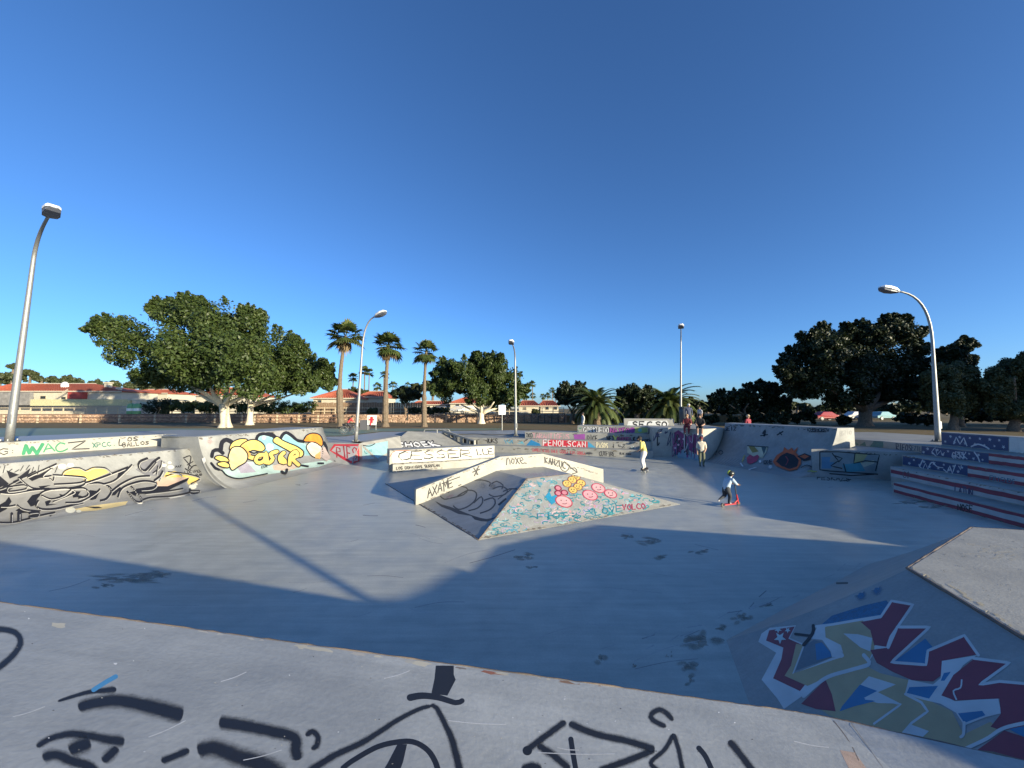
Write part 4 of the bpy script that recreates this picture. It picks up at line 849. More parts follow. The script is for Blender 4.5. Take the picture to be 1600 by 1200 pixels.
# stars and stripes on the steps
NVY = (.02, .05, .13); FRD = (.20, .035, .06); FWH = (.37, .385, .39)
def band(P, top, bot, t0, t1, x0, x1, c, a=.85):
    """band between two edge lines ((x,y),(x,y)) at fractions t0..t1"""
    def pt(line, x): (xa, ya), (xb, yb) = line; return ya + (yb - ya) * (x - xa) / (xb - xa)
    up = []; dn = []; n = 12
    for k in range(n + 1):
        x = x0 + (x1 - x0) * k / n; a_, b_ = pt(top, x), pt(bot, x); w_ = random.uniform(-.03, .03)
        up.append((x, a_ + (b_ - a_) * (t0 + w_))); dn.append((x, a_ + (b_ - a_) * (t1 + w_)))
    P.fill(up + dn[::-1], c, a)
def project(X, Y_, Z):
    d = Vector((X, Y_, Z)) - EYE; w = d.y * cos(PITCH) + d.z * sin(PITCH); return (800 + FPX * d.x / w, 600 - FPX * (d.z * cos(PITCH) - d.y * sin(PITCH)) / w)
def step_lines(x945, y0, zb, zt, yn=7.6):
    (xa, ya), (xb, yb) = on_line(x945, y0 - .02), on_line(x945, yn); i_ = .012; return ((project(xa, ya, zt - i_), project(xb, yb, zt - i_)), (project(xa, ya, zb + i_), project(xb, yb, zb + i_)))
SL = [step_lines(12.8, 13.4, 0, .37), step_lines(13.62, 14.5, .37, .75), step_lines(14.45, 14.9, .75, 1.13), step_lines(15.45, 17.0, 1.13, 1.5), step_lines(16.45, 15.3, 1.5, 2.03)]
rows = [(fl_o[k], SL[k][0], SL[k][1], SL[k][0][0][0]) for k in range(5)]
for k, (o, top, bot, x0) in enumerate(rows):
    p = Paint([o])
    if k == 0: band(p, top, bot, .02, .28, x0 + 1, 1625, FRD); band(p, top, bot, .28, .68, x0 + 1, 1625, FWH); band(p, top, bot, .68, .98, x0 + 1, 1625, FRD); p.text('NOSE', [(1496, 797), (1520, 801), (1520, 790), (1496, 787)], 1.8, BLK, .85)
    if k == 1: band(p, top, bot, .03, .28, x0 + 1, 1625, FWH, .8); band(p, top, bot, .28, .66, x0 + 1, 1625, FRD); band(p, top, bot, .66, .97, x0 + 1, 1625, FWH, .8); p.text('LATUN', [(1492, 772), (1520, 777), (1520, 764), (1492, 758)], 1.8, (.06, .06, .12), .85); p.text('CO', [(1410, 746), (1422, 748), (1422, 738), (1410, 736)], 1.2, (.1, .08, .1), .8)
    if k == 2: band(p, top, bot, .03, .97, x0 + 1, 1512, NVY, .95); band(p, top, bot, 0, .3, 1512, 1625, FRD); band(p, top, bot, .3, .7, 1512, 1625, FWH); band(p, top, bot, .7, 1, 1512, 1625, FRD); p.text('FRIENDS', [(1546, 750), (1586, 756), (1586, 749), (1546, 743)], 1.4, (.05, .14, .2), .8)
    if k == 3: band(p, top, bot, .05, .95, 1316, 1380, (.10, .22, .20), .6); band(p, top, bot, .03, .97, 1440, 1545, NVY, .95); band(p, top, bot, 0, .3, 1545, 1625, FRD); band(p, top, bot, .3, .66, 1545, 1625, FWH); band(p, top, bot, .66, 1, 1545, 1625, FRD); p.text('RIFOS', [(1400, 703), (1424, 705), (1424, 695), (1400, 693)], 1.4, (.02, .03, .06), .85); p.text('EZIL', [(1424, 704), (1440, 706), (1440, 698), (1424, 696)], 1.3, (.03, .08, .12), .8)
    if k == 4: band(p, top, bot, .03, .97, x0 + 1, 1576, NVY, .95); band(p, top, bot, .0, 1, 1577, 1625, (.60, .59, .55), .8)  # pale band at the right end stands in for a sunlit wall face
    rng = {2: (1421, 1508), 3: (1443, 1540), 4: (1477, 1572)}.get(k)
    if rng:
        x = rng[0]; j = 0
        while x < rng[1]:
            (xa, ya), (xb, yb) = top; yt = ya + (yb - ya) * (x - xa) / (xb - xa); (xa, ya), (xb, yb) = bot; yb_ = ya + (yb - ya) * (x - xa) / (xb - xa)
            star(p, x, yt + (yb_ - yt) * (.28 if j % 2 else .72), random.uniform(2.2, 3.2), (.42, .46, .48), rot=random.uniform(0, 1), skew=.15, a=.85); j += 1; x += random.uniform(6, 9)
        LW = (.50, .52, .54)
        if k == 4: p.stroke([(1490, 694), (1494, 683), (1500, 694), (1506, 684), (1511, 697)], 1.8, LW, sharp=True); p.stroke([(1517, 698), (1528, 694), (1540, 698), (1546, 702)], 2.2, LW)
        if k == 3: p.stroke([(1463, 713), (1456, 706), (1462, 698), (1464, 711), (1470, 704), (1472, 711), (1476, 707)], 1.4, LW, sharp=True); p.text('GRRK', [(1487, 716), (1512, 717), (1510, 706), (1487, 706)], 1.4, LW); p.stroke([(1522, 706), (1528, 714), (1531, 722)], 2, LW)
        if k == 2: p.stroke([(1442, 718), (1437, 729), (1442, 733), (1446, 724), (1450, 733), (1454, 724), (1457, 722)], 1.8, LW, sharp=True); p.stroke([(1457, 722), (1464, 729), (1474, 731)], 1.2, LW); p.stroke([(1474, 733), (1480, 738), (1484, 728), (1488, 740), (1493, 726)], 1.8, LW, sharp=True); p.stroke([(1498, 728), (1501, 734), (1502, 727)], 1.4, LW, sharp=True)
    p.put(flag, 'painted stars and stripes')

# chipped arrises on ledges, boxes and steps
def worn_edge(obs, parent, line, n, up=1.5, sz=(1.2, 3.2)):
    P = Paint(obs); L_ = poly_path(line, 3)
    for _ in range(n):
        i = random.randrange(len(L_)); q = L_[i]; P.disc((q[0], q[1] + random.uniform(-.2, up)), random.uniform(*sz), random.choice(((.20, .18, .15), (.13, .12, .11), (.30, .27, .22), (.16, .13, .10))), random.uniform(.5, .75), 1, ry=random.uniform(.5, 1.3), rot=random.uniform(-.4, .4))
    if P.v: tag(P.put(parent, name='edge_wear'), kind='stuff')
worn_edge([ledge], fb, [(652, 765), (775, 717), (848, 712), (932, 739)], 46); worn_edge([ledge], fb, [(652, 788), (783, 735), (848, 729)], 26, .5)
worn_edge([box_up, box_low], bx, [(608, 704), (772, 699)], 26); worn_edge([box_up, box_low], bx, [(614, 724), (700, 720), (768, 715)], 22); worn_edge([box_low], bx, [(616, 737), (690, 731)], 14, .3)
worn_edge([f_front, f_left], fb, [(748, 843), (823, 749)], 34, 2); worn_edge([f_front], fb, [(750, 842), (900, 817), (1055, 788)], 50, -2.5, (2, 6)); worn_edge([f_left], fb, [(657, 789), (746, 842)], 40, -2, (1.5, 4))
worn_edge(tier_o, tiers, [(770, 700), (1030, 705)], 30); worn_edge(tier_o, tiers, [(720, 686), (1010, 692)], 30); worn_edge(tier_o, tiers, [(812, 675), (1010, 681)], 24)
worn_edge([wag_ramp], wag_ramp, [(0, 725), (300, 701)], 40, 2.5); worn_edge([wag_wall], wag_wall, [(0, 693), (252, 681)], 30, 2); worn_edge([ceaser], ceaser, [(312, 684), (504, 669)], 30, 2.5)
worn_edge(fl_o, flag, [SL[1][0][0], SL[1][0][1]], 26); worn_edge(fl_o, flag, [SL[2][0][0], SL[2][0][1]], 22); worn_edge(fl_o, flag, [SL[0][1][0], SL[0][1][1]], 30, -2, (2, 6)); worn_edge([rqp], rqp, [(1136, 663), (1305, 671)], 30, 2.5); worn_edge([bzo], bzo, [(1282, 704), (1400, 710)], 16)
# floor wear: bare brown patches where the blue-grey floor paint has peeled, skid streaks
p = Paint([floor], near=True); BR = (.33, .30, .24)
for x, y, rx, ry, n in ((200, 905, 55, 6, 9), (240, 898, 40, 5, 6), (165, 915, 20, 4, 3), (975, 838, 18, 4, 3), (1025, 845, 28, 5, 5), (1035, 870, 18, 5, 3), (1095, 863, 25, 4, 3), (820, 870, 18, 5, 3), (832, 886, 14, 3, 2), (1095, 1000, 30, 14, 6), (1075, 1040, 20, 10, 3), (1160, 965, 20, 8, 4), (1130, 982, 14, 5, 3), (935, 1028, 14, 9, 1), (990, 1040, 8, 5, 1), (1045, 1025, 8, 5, 1), (1080, 1062, 16, 9, 1), (1420, 785, 25, 3, 5), (1450, 792, 25, 3, 3), (1200, 945, 14, 4, 3), (470, 757, 10, 1.2, 1)):
    for _ in range(n + 3): p.disc((random.gauss(x, rx * .4), random.gauss(y, ry * .45)), rx * random.uniform(.15, .5), BR, random.uniform(.42, .55), 1, ry=ry * random.uniform(.25, .6), rot=random.uniform(-.3, .3))
    for _ in range(n): chip(p, random.gauss(x, rx * .3), random.gauss(y, ry * .35), rx * random.uniform(.12, .4), ry * random.uniform(.2, .5), (.28, .255, .20), random.uniform(.38, .5), 12)
for _ in range(26):
    a = random.uniform(1000, 1340); y = random.uniform(880, 970); y = 1010 - (a - 1000) * .34 + random.uniform(-14, 10)
    p.stroke([(a, y), (a + random.uniform(8, 26), y - random.uniform(3, 12))], random.uniform(.8, 2), random.choice(((.27, .27, .27), (.46, .46, .44), (.46, .46, .44))), .66)
for _ in range(60):
    x = random.uniform(20, 1400); y = random.uniform(760, 1090)
    if y > 935 + x * .125: continue
    L_ = random.uniform(10, 70) * (y - 640) / 200; a = random.choice((random.uniform(-.25, .1), random.uniform(.2, .5), random.uniform(-.6, -.3))); k_ = random.uniform(-.12, .12) * L_
    p.stroke([(x, y), (x + L_ * .5 * cos(a), y + L_ * .5 * sin(a) * .5 + k_ * .4), (x + L_ * cos(a), y + L_ * sin(a) * .5)], random.uniform(.6, 1.3), random.choice(((.45, .45, .43), (.48, .47, .44), (.46, .46, .44), (.27, .27, .27))), random.uniform(.62, .72))
p.stroke([(300, 783), (320, 778), (338, 776)], 1.5, (.5, .49, .46), .6); p.stroke([(195, 806), (225, 798), (240, 796)], 1.2, (.5, .49, .46), .5); p.fill([(926, 722), (946, 722), (942, 725), (922, 725)], (.5, .48, .42), .7)
tag(p.put(floor, name='worn_paint_patches'), kind='stuff')
# ------------------------------------------------------------------ street lamps
def lamp(name, base, top_px, head_px, arm_dy, label, r=.108, world=None):
    """tapered steel column bending over into an arm; the head sits where the arm ends"""
    base = Vector(base); hd = at_y(head_px[0], head_px[1], base.y + arm_dy); tp_ = at_y(top_px[0], top_px[1], base.y)
    if world: tp_, hd = Vector(world[0]), Vector(world[1])
    t = thing(name, label, 'street lamp', base, 'street lamps round the skate park')
    g = MB(); g.tube([base, base + Vector((0, 0, .03))], [.24, .24], 14); g.put('base_plate', M_DARKSTEEL, t)
    for k in range(4): a = pi / 4 + k * pi / 2; g = MB(); g.tube([base + Vector((cos(a) * .17, sin(a) * .17, .0)), base + Vector((cos(a) * .17, sin(a) * .17, .09))], .022, 6); g.put('anchor_bolt', M_STEEL, t)
    k = 10; col = [base.lerp(tp_, i / k) for i in range(k + 1)]; rad = [r * (1 - .45 * i / k) for i in range(k + 1)]
    ctrl = Vector((tp_.x * .8 + hd.x * .2, tp_.y * .8 + hd.y * .2, hd.z - .05)); m = 10
    ctrl = tp_ + (tp_ - base).normalized() * (hd.z - tp_.z) * .95
    arm = [(1 - s) ** 2 * tp_ + 2 * s * (1 - s) * ctrl + s * s * hd for s in [i / m for i in range(1, m + 1)]]
    g = MB(); g.tube(col + arm, rad + [r * .55 * (1 - .35 * i / m) for i in range(1, m + 1)], 12); g.put('column', M_STEEL, t, smooth=True)
    g = MB(); g.box(base + Vector((r * .6, -r * .75, .75)), (.10, .03, .32)); g.put('access_door', M_STEEL, t, bevel=.008)
    d = (hd - arm[-3]).normalized(); up = Vector((0, 0, 1)); sd_ = d.cross(up).normalized(); up = sd_.cross(d).normalized()
    def shell(secs, z0s, z1s):
        v = []; f = []
        for (s, w), z0, z1 in zip(secs, z0s, z1s):
            c = hd + d * s
            for a, zz in ((-1, z0), (1, z0), (1, (z0 + z1) / 2), (.7, z1), (-.7, z1), (-1, (z0 + z1) / 2)): v.append(c + sd_ * a * w + up * zz)
        n = 6
        for i in range(len(secs) - 1):
            for q in range(n): f.append((i * n + q, i * n + (q + 1) % n, (i + 1) * n + (q + 1) % n, (i + 1) * n + q))
        f += [tuple(range(n - 1, -1, -1)), tuple((len(secs) - 1) * n + q for q in range(n))]
        return v, f
    secs = [(-.12, .06), (.08, .16), (.35, .19), (.62, .16), (.74, .07)]
    hv = shell(secs, [0, 0, 0, 0, 0], [.07, .13, .15, .12, .05]); h_ = put('lamp_head', hv[0], hv[1], M_LAMPTOP, t); fix_normals(h_)
    sv = shell([(a, b * .97) for a, b in secs], [-.05, -.10, -.13, -.10, -.03], [-.002] * 5); u_ = put('lens', sv[0], sv[1], M_LAMPUND, h_); fix_normals(u_)
    return t
lamp('street_lamp', at_z(14, 690, 1.886), (52, 408), (77, 336), -1.2, 'tall grey street lamp with curved arm at the far left edge')
lamp('street_lamp', at_z(556, 690, 1.016), (566, 545), (588, 494), -.3, 'grey street lamp standing between the first two palms, above the red tag')
lamp('street_lamp', at_z(806, 681, 1.01), (805, 565), (800, 537), -1.6, 'grey street lamp right of the second white-trunked tree')
lamp('street_lamp', (at_y(1064, 672, 27).x, 27, 1.8), (1064, 535), (1064, 512), -1.9, 'slim grey street lamp with a litter bin, behind the purple wall', r=.085)
lamp('street_lamp', at_z(1466, 690, 1.502), (1457, 535), (1400, 455), 0.1, 'grey street lamp with a long curved arm in front of the dark trees at right')

bl = Vector((13.3, -6.3, 1.0)); lamp('street_lamp', bl, (0, 0), (0, 0), 0, 'grey street lamp behind the viewer', world=((13.3, -6.3, 8.0), (12.0, -5.6, 8.9)))
# curved wall added unseen on the right platform to round the floor shadow
pr_ = [(6.25, -.62), (6.6, -.58), (6.95, -.25), (7.22, .2), (7.36, .5)]; g = MB(); v = []
for i, (x, y) in enumerate(pr_):
    a_ = Vector(pr_[max(i - 1, 0)]); b_ = Vector(pr_[min(i + 1, len(pr_) - 1)]); tn = (b_ - a_).normalized(); nn = Vector((tn.y, -tn.x)) * .3
    v += [(x, y, 1.1), (x + nn.x, y + nn.y, 1.1), (x + nn.x, y + nn.y, 2.0), (x, y, 2.0)]
g.add(v, [(i * 4 + k, i * 4 + (k + 1) % 4, i * 4 + 4 + (k + 1) % 4, i * 4 + 4 + k) for i in range(len(pr_) - 1) for k in range(4)] + [(3, 2, 1, 0), tuple(len(pr_) * 4 - 4 + k for k in range(4))])
o = g.put('curved_shadow_caster', M_PALE); fix_normals(o); tag(o, 'added low curved wall on the right platform, unseen, to shape the floor shadow', 'wall')
# litter bin on the lamp behind the purple wall
b0 = Vector((at_y(1069, 655, 26.6).x, 26.6, 0)); bt = thing('litter_bin', 'dark grey litter bin fixed to the lamp post by the seated people', 'bin', (b0.x, b0.y, 1.8))
g = MB(); g.tube([b0 + Vector((0, 0, z)) for z in (2.0, 2.05, 2.7, 3.0)], [.24, .28, .33, .33], 14); g.put('drum', simple('bin_grey', (.07, .08, .09), .6), bt, smooth=True)
g = MB(); g.tube([b0 + Vector((0, 0, z)) for z in (3.0, 3.06, 3.12)], [.36, .36, .30], 14); g.put('lid', simple('bin_lid', (.05, .055, .06), .5), bt); g = MB(); g.tube([b0 + Vector((0, 0, 1.8)), b0 + Vector((0, 0, 2.02))], .05, 8); g.put('stem', M_DARKSTEEL, bt)

# ------------------------------------------------------------------ vegetation
def leaf_material(name, c1, c2, c3, trans=.25, rough=.5):
    m, n, l, p = nodes(name)
    a = n.new('ShaderNodeAttribute'); a.attribute_name = 'tone'
    r = n.new('ShaderNodeValToRGB'); e = r.color_ramp.elements; e[0].color = (*c1, 1); e[1].color = (*c3, 1); k = e.new(.5); k.color = (*c2, 1)
    l.new(a.outputs['Fac'], r.inputs['Fac']); l.new(r.outputs['Color'], p.inputs['Base Color']); p.inputs['Roughness'].default_value = rough; p.inputs['Specular IOR Level'].default_value = .35
    t = n.new('ShaderNodeBsdfTranslucent'); l.new(r.outputs['Color'], t.inputs['Color']); x = n.new('ShaderNodeMixShader'); x.inputs['Fac'].default_value = trans
    l.new(p.outputs['BSDF'], x.inputs[1]); l.new(t.outputs['BSDF'], x.inputs[2]); l.new(x.outputs['Shader'], n['Material Output'].inputs['Surface'])
    return m
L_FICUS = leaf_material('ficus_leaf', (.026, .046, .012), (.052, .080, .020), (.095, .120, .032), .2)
L_DARK = leaf_material('dark_leaf', (.010, .018, .007), (.020, .032, .011), (.040, .054, .020), .1)  # dark green; shade on the right-hand trees is put into this colour
L_OLIVE = leaf_material('olive_leaf', (.040, .055, .022), (.075, .090, .040), (.13, .14, .065))
L_PALM = leaf_material('palm_leaf', (.035, .060, .018), (.070, .100, .030), (.15, .16, .055))
L_DRY = leaf_material('dry_frond', (.12, .085, .045), (.20, .145, .08), (.30, .23, .13))
M_TRUNK = simple('bark', (.16, .12, .085), .9, 0, .35, 9, .6)
M_WHITEBARK = simple('whitewashed_bark', (.62, .55, .42), .85, 0, .14, 6, .4)
M_PALMTRUNK = simple('palm_bark', (.15, .115, .08), .9, 0, .35, 14, .8)
def mesh_fast(name, V, nper, mat, parent, tone=None, origin=None):
    """V: (n, nper, 3) faces with no shared corners"""
    n = V.shape[0]; origin = np.array(origin if origin is not None else V.reshape(-1, 3).mean(0))
    me = bpy.data.meshes.new(name); me.vertices.add(n * nper); me.vertices.foreach_set('co', (V.reshape(-1, 3) - origin).ravel())
    me.loops.add(n * nper); me.loops.foreach_set('vertex_index', np.arange(n * nper, dtype=np.int32))
    me.polygons.add(n); me.polygons.foreach_set('loop_start', np.arange(0, n * nper, nper, dtype=np.int32))
    try: me.polygons.foreach_set('loop_total', np.full(n, nper, dtype=np.int32))
    except Exception: pass
    me.update(calc_edges=True)
    if tone is not None:
        at = me.attributes.new('tone', 'FLOAT', 'FACE'); at.data.foreach_set('value', np.asarray(tone, dtype=np.float32))
    me.materials.append(mat); o = bpy.data.objects.new(name, me); COL.objects.link(o); link_to(o, parent, Vector(origin)); return o
def crown(lobes, n, size, mat, parent, name='crown', sub=14, subr=.36, up=.25, spike=0.0, droop=0.0, sprays=0.0):
    """lobes: (centre, radius) list; leaves gathered in many small clumps over and inside each lobe"""
    C = []; Rr = []
    for c, r in lobes:
        k = max(5, int(sub * 1.5)); d = RNG.normal(size=(k, 3)); d /= np.linalg.norm(d, axis=1)[:, None]
        cc = np.array(c) + d * (r * RNG.uniform(.35, .88, (k, 1))) * np.array([1, 1, .85]); C.append(cc); Rr.append(r * subr * RNG.uniform(.6, 1.15, k))
    C = np.concatenate(C); Rr = np.concatenate(Rr); w = Rr ** 2; w /= w.sum()
    i = RNG.choice(len(C), n, p=w); d = RNG.normal(size=(n, 3)); d /= np.linalg.norm(d, axis=1)[:, None]
    rad = Rr[i] * RNG.uniform(.25, 1.0, n) ** .45
    P = C[i] + d * rad[:, None]
    if spike:
        m = RNG.random(n) < .22; P[m] += np.array([0, 0, 1]) * (RNG.random(m.sum()) ** 2 * Rr[i][m] * spike)[:, None] * np.clip(d[m, 2:3] + .3, 0, 1)
    if sprays:
        ctr = np.mean([list(c) for c, r in lobes], 0); q = RNG.random(n) < .20; m_ = int(q.sum()); ns = max(8, int(len(lobes) * sprays)); li = RNG.integers(0, len(lobes), ns); lc = np.array([list(c) for c, r in lobes])[li]; lr = np.array([r for c, r in lobes])[li]
        sd_ = (lc - ctr) / (np.abs(lc - ctr).max() + 1e-6) * .8 + RNG.normal(size=(ns, 3)) * .45 + np.array([0, 0, .9]); sd_ /= np.linalg.norm(sd_, axis=1)[:, None]
        j = RNG.integers(0, ns, m_); tt = RNG.random(m_) ** .8; P[q] = lc[j] + sd_[j] * (lr[j] * (.6 + tt * .6))[:, None] + RNG.normal(size=(m_, 3)) * (lr[j] * .17 * (1.05 - tt))[:, None]; d[q] = sd_[j] * .4 + RNG.normal(size=(m_, 3)) * .5
    if droop: m = RNG.random(n) < .5; P[m, 2] -= RNG.random(m.sum()) ** 1.5 * Rr[i][m] * droop
    nr = d * .9 + RNG.normal(size=(n, 3)) * .55 + np.array([0, 0, up]); nr /= np.linalg.norm(nr, axis=1)[:, None]
    t = RNG.normal(size=(n, 3)); t -= nr * (t * nr).sum(1)[:, None]; t /= np.linalg.norm(t, axis=1)[:, None]; b = np.cross(nr, t)
    s = size * RNG.uniform(.5, 1.3, n)[:, None]
    V = np.stack([P - t * s, P + b * s * .5 + nr * s * .12, P + t * s, P - b * s * .5 + nr * s * .12], 1)
    clump = RNG.random(len(C))[i]; tone = np.clip(RNG.normal(.42, .2, n) + (clump - .5) * .22, 0, 1)
    return mesh_fast(name, V, 4, mat, parent, tone)
def pxlobes(Y, L, depth=.8):
    out = []
    for q in L:
        x, y, r = q[:3]; dy = q[3] if len(q) > 3 else random.uniform(-1, 1) * r * depth * Y / FPX
        out.append((at_y(x, y, Y + dy), r * Y / FPX))
    return out
def limbs(g, base, tips, r0, fork, bend=.25):
    base = Vector(base)
    g.tube([base - Vector((0, 0, .2)), base + Vector((0, 0, .05)), base + Vector((0, 0, .5)), base.lerp(Vector(fork), .6), Vector(fork)], [r0 * 1.75, r0 * 1.45, r0 * 1.02, r0 * .92, r0 * .95], 12)
    for tip in tips:
        tip = Vector(tip); f_ = Vector(fork) - Vector((0, 0, .25)); mid = f_.lerp(tip, .5) + Vector((random.uniform(-bend, bend), random.uniform(-bend, bend), random.uniform(-.1, .3)))
        g.tube([f_, f_.lerp(mid, .5) + Vector((0, 0, .1)), mid, mid.lerp(tip, .5), tip], [r0 * .62, r0 * .5, r0 * .42, r0 * .3, r0 * .18], 8)
def ficus(name, base_px, z, lobes, n, size, mat, label, fork_px, tips_px, r0, trunk_mat=None, group=None, sub=16, spike=.6, up=.25, droop=0.0, subr=.34):
    base = at_z(base_px[0], base_px[1], z); Y = base.y; t = thing(name, label, 'tree', base, group)
    g = MB(); limbs(g, base, [at_y(x, y, Y + random.uniform(-2, 2)) for x, y in tips_px], r0, at_y(fork_px[0], fork_px[1], Y)); g.put('trunk', trunk_mat or M_TRUNK, t, smooth=True)
    crown(pxlobes(Y, lobes), int(n * 3.1), size * .52, mat, t, sub=sub, spike=0, up=up, droop=droop, subr=subr, sprays=5.0 if spike else 0); return t
GT = 'broad-leaved trees round the park'
ficus('ficus_tree', (352, 668), 1.0, [(182, 518, 34), (160, 512, 20), (148, 516, 12), (212, 545, 42), (258, 492, 26), (240, 483, 12), (290, 490, 30), (300, 530, 55), (350, 512, 42), (385, 520, 38), (330, 575, 52), (270, 580, 42), (420, 555, 44), (395, 585, 46), (455, 555, 26), (445, 590, 40), (226, 588, 26), (310, 475, 12), (385, 490, 14), (405, 500, 14), (460, 533, 9), (300, 560, 50, -7), (370, 570, 50, -7), (340, 530, 45, -5), (470, 600, 22)],
      42000, .30, L_FICUS, 'huge spreading tree with whitewashed trunk behind the yellow graffiti ramp', (350, 632), [(325, 600), (290, 600), (375, 600), (410, 605), (350, 580), (300, 610)], .46, M_WHITEBARK, GT, sub=20, spike=.5)
ficus('ficus_tree', (390, 664), 1.0, [(505, 585, 20), (490, 572, 18), (480, 600, 20), (512, 600, 14), (455, 590, 24), (430, 600, 24)], 11000, .32, L_FICUS, 'rounded green tree behind the huge spreading tree, its own pale trunk beside it', (392, 632), [(430, 615), (470, 612), (380, 605), (410, 600)], .34, M_WHITEBARK, GT)
ficus('ficus_tree', (752, 662), 1.0, [(745, 572, 20), (775, 575, 24), (760, 590, 34), (725, 580, 22), (700, 575, 18), (690, 590, 18), (710, 605, 28), (740, 612, 26), (790, 600, 28), (800, 620, 22), (770, 620, 24), (815, 610, 14), (680, 610, 12), (745, 560, 10), (762, 562, 9), (780, 562, 8)],
      24000, .30, L_FICUS, 'wide ficus with whitewashed trunk right of the three palms', (752, 645), [(735, 628), (720, 632), (772, 628), (788, 634), (752, 620)], .38, M_WHITEBARK, GT, sub=16)
ficus('clipped_tree', (634, 660), 1.0, [(622, 616, 11), (634, 613, 12), (648, 617, 11), (634, 620, 12)], 5000, .24, L_DARK, 'dark round clipped tree between the second and third palm', (634, 640), [(625, 622), (645, 622)], .22, None, GT, spike=0)
# right-hand trees (dark leaf colour carries shade; also shaded by the trees to the south-west)
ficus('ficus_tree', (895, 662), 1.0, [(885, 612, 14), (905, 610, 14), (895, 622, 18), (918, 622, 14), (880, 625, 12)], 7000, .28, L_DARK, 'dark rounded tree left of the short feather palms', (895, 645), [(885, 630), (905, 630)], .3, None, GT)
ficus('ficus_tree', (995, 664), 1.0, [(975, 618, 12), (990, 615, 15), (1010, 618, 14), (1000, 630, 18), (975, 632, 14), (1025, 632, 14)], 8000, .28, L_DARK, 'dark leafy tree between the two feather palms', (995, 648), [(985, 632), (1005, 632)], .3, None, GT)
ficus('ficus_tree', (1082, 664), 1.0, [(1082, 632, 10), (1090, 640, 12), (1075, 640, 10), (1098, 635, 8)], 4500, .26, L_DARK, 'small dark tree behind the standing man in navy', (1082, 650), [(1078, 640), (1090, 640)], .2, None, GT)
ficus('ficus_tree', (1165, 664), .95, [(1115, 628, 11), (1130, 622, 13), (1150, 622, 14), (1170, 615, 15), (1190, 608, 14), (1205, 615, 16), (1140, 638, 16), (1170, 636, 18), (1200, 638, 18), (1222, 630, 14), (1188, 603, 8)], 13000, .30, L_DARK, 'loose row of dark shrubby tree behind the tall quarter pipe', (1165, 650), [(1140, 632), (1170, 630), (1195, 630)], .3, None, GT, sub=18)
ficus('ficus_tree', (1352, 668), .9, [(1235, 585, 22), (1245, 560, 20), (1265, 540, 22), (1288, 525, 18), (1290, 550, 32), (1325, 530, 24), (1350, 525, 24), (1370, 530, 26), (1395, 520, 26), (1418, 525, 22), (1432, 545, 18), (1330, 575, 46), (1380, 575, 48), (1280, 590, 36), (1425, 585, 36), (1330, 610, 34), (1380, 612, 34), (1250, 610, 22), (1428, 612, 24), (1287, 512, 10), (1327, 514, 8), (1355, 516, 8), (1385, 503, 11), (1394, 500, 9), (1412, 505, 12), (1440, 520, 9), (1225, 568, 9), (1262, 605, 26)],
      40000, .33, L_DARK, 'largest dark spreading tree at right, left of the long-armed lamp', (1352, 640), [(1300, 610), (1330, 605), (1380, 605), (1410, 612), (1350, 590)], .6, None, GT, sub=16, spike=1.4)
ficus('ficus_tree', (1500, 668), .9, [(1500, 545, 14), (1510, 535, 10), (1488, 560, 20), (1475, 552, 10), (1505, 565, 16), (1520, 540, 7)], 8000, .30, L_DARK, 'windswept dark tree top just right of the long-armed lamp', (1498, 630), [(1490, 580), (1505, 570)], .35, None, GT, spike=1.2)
ficus('pepper_tree', (1490, 672), 1.0, [(1470, 590, 22), (1495, 588, 24), (1515, 600, 24), (1480, 615, 24), (1510, 622, 22), (1455, 610, 16), (1530, 620, 18), (1465, 630, 14), (1495, 635, 16)], 18000, .22, L_OLIVE, 'drooping olive green pepper tree behind the flag steps', (1492, 645), [(1475, 615), (1505, 612), (1490, 600)], .3, None, GT, sub=18, up=0, droop=1.2, spike=0)
ficus('pepper_tree', (1585, 674), 1.0, [(1560, 590, 20), (1580, 575, 22), (1602, 570, 22), (1555, 612, 22), (1590, 605, 28), (1625, 590, 30), (1560, 632, 18), (1595, 635, 20), (1625, 630, 26), (1545, 600, 12)], 18000, .22, L_OLIVE, 'drooping pepper tree cut off by the right edge of the picture', (1588, 645), [(1565, 610), (1600, 605), (1585, 590)], .32, None, GT, sub=18, up=0, droop=1.2, spike=0)
# trees beyond the right edge of the view: they shade the row above in the low sun
for k, (x, y, h, r) in enumerate(((53, 27, 13, 6.5), (59, 26, 14, 7), (71, 24, 14, 7), (84, 24, 14, 8))):
    t = thing('ficus_tree', ['dark tree beyond the right edge, nearest the park', 'second dark tree beyond the right edge', 'third dark tree beyond the right edge', 'farthest dark tree beyond the right edge'][k], 'tree', (x, y, 1), GT)
    g = MB(); limbs(g, (x, y, 1), [(x + random.uniform(-3, 3), y + random.uniform(-3, 3), h * .6) for _ in range(4)], .45, (x, y, 3.2)); g.put('trunk', M_TRUNK, t, smooth=True)
    crown([(Vector((x + random.uniform(-.6, .6) * r, y + random.uniform(-.6, .6) * r, h * .62 + random.uniform(-.25, .25) * h)), r * .5) for _ in range(12)], 22000, .26, L_DARK, t)

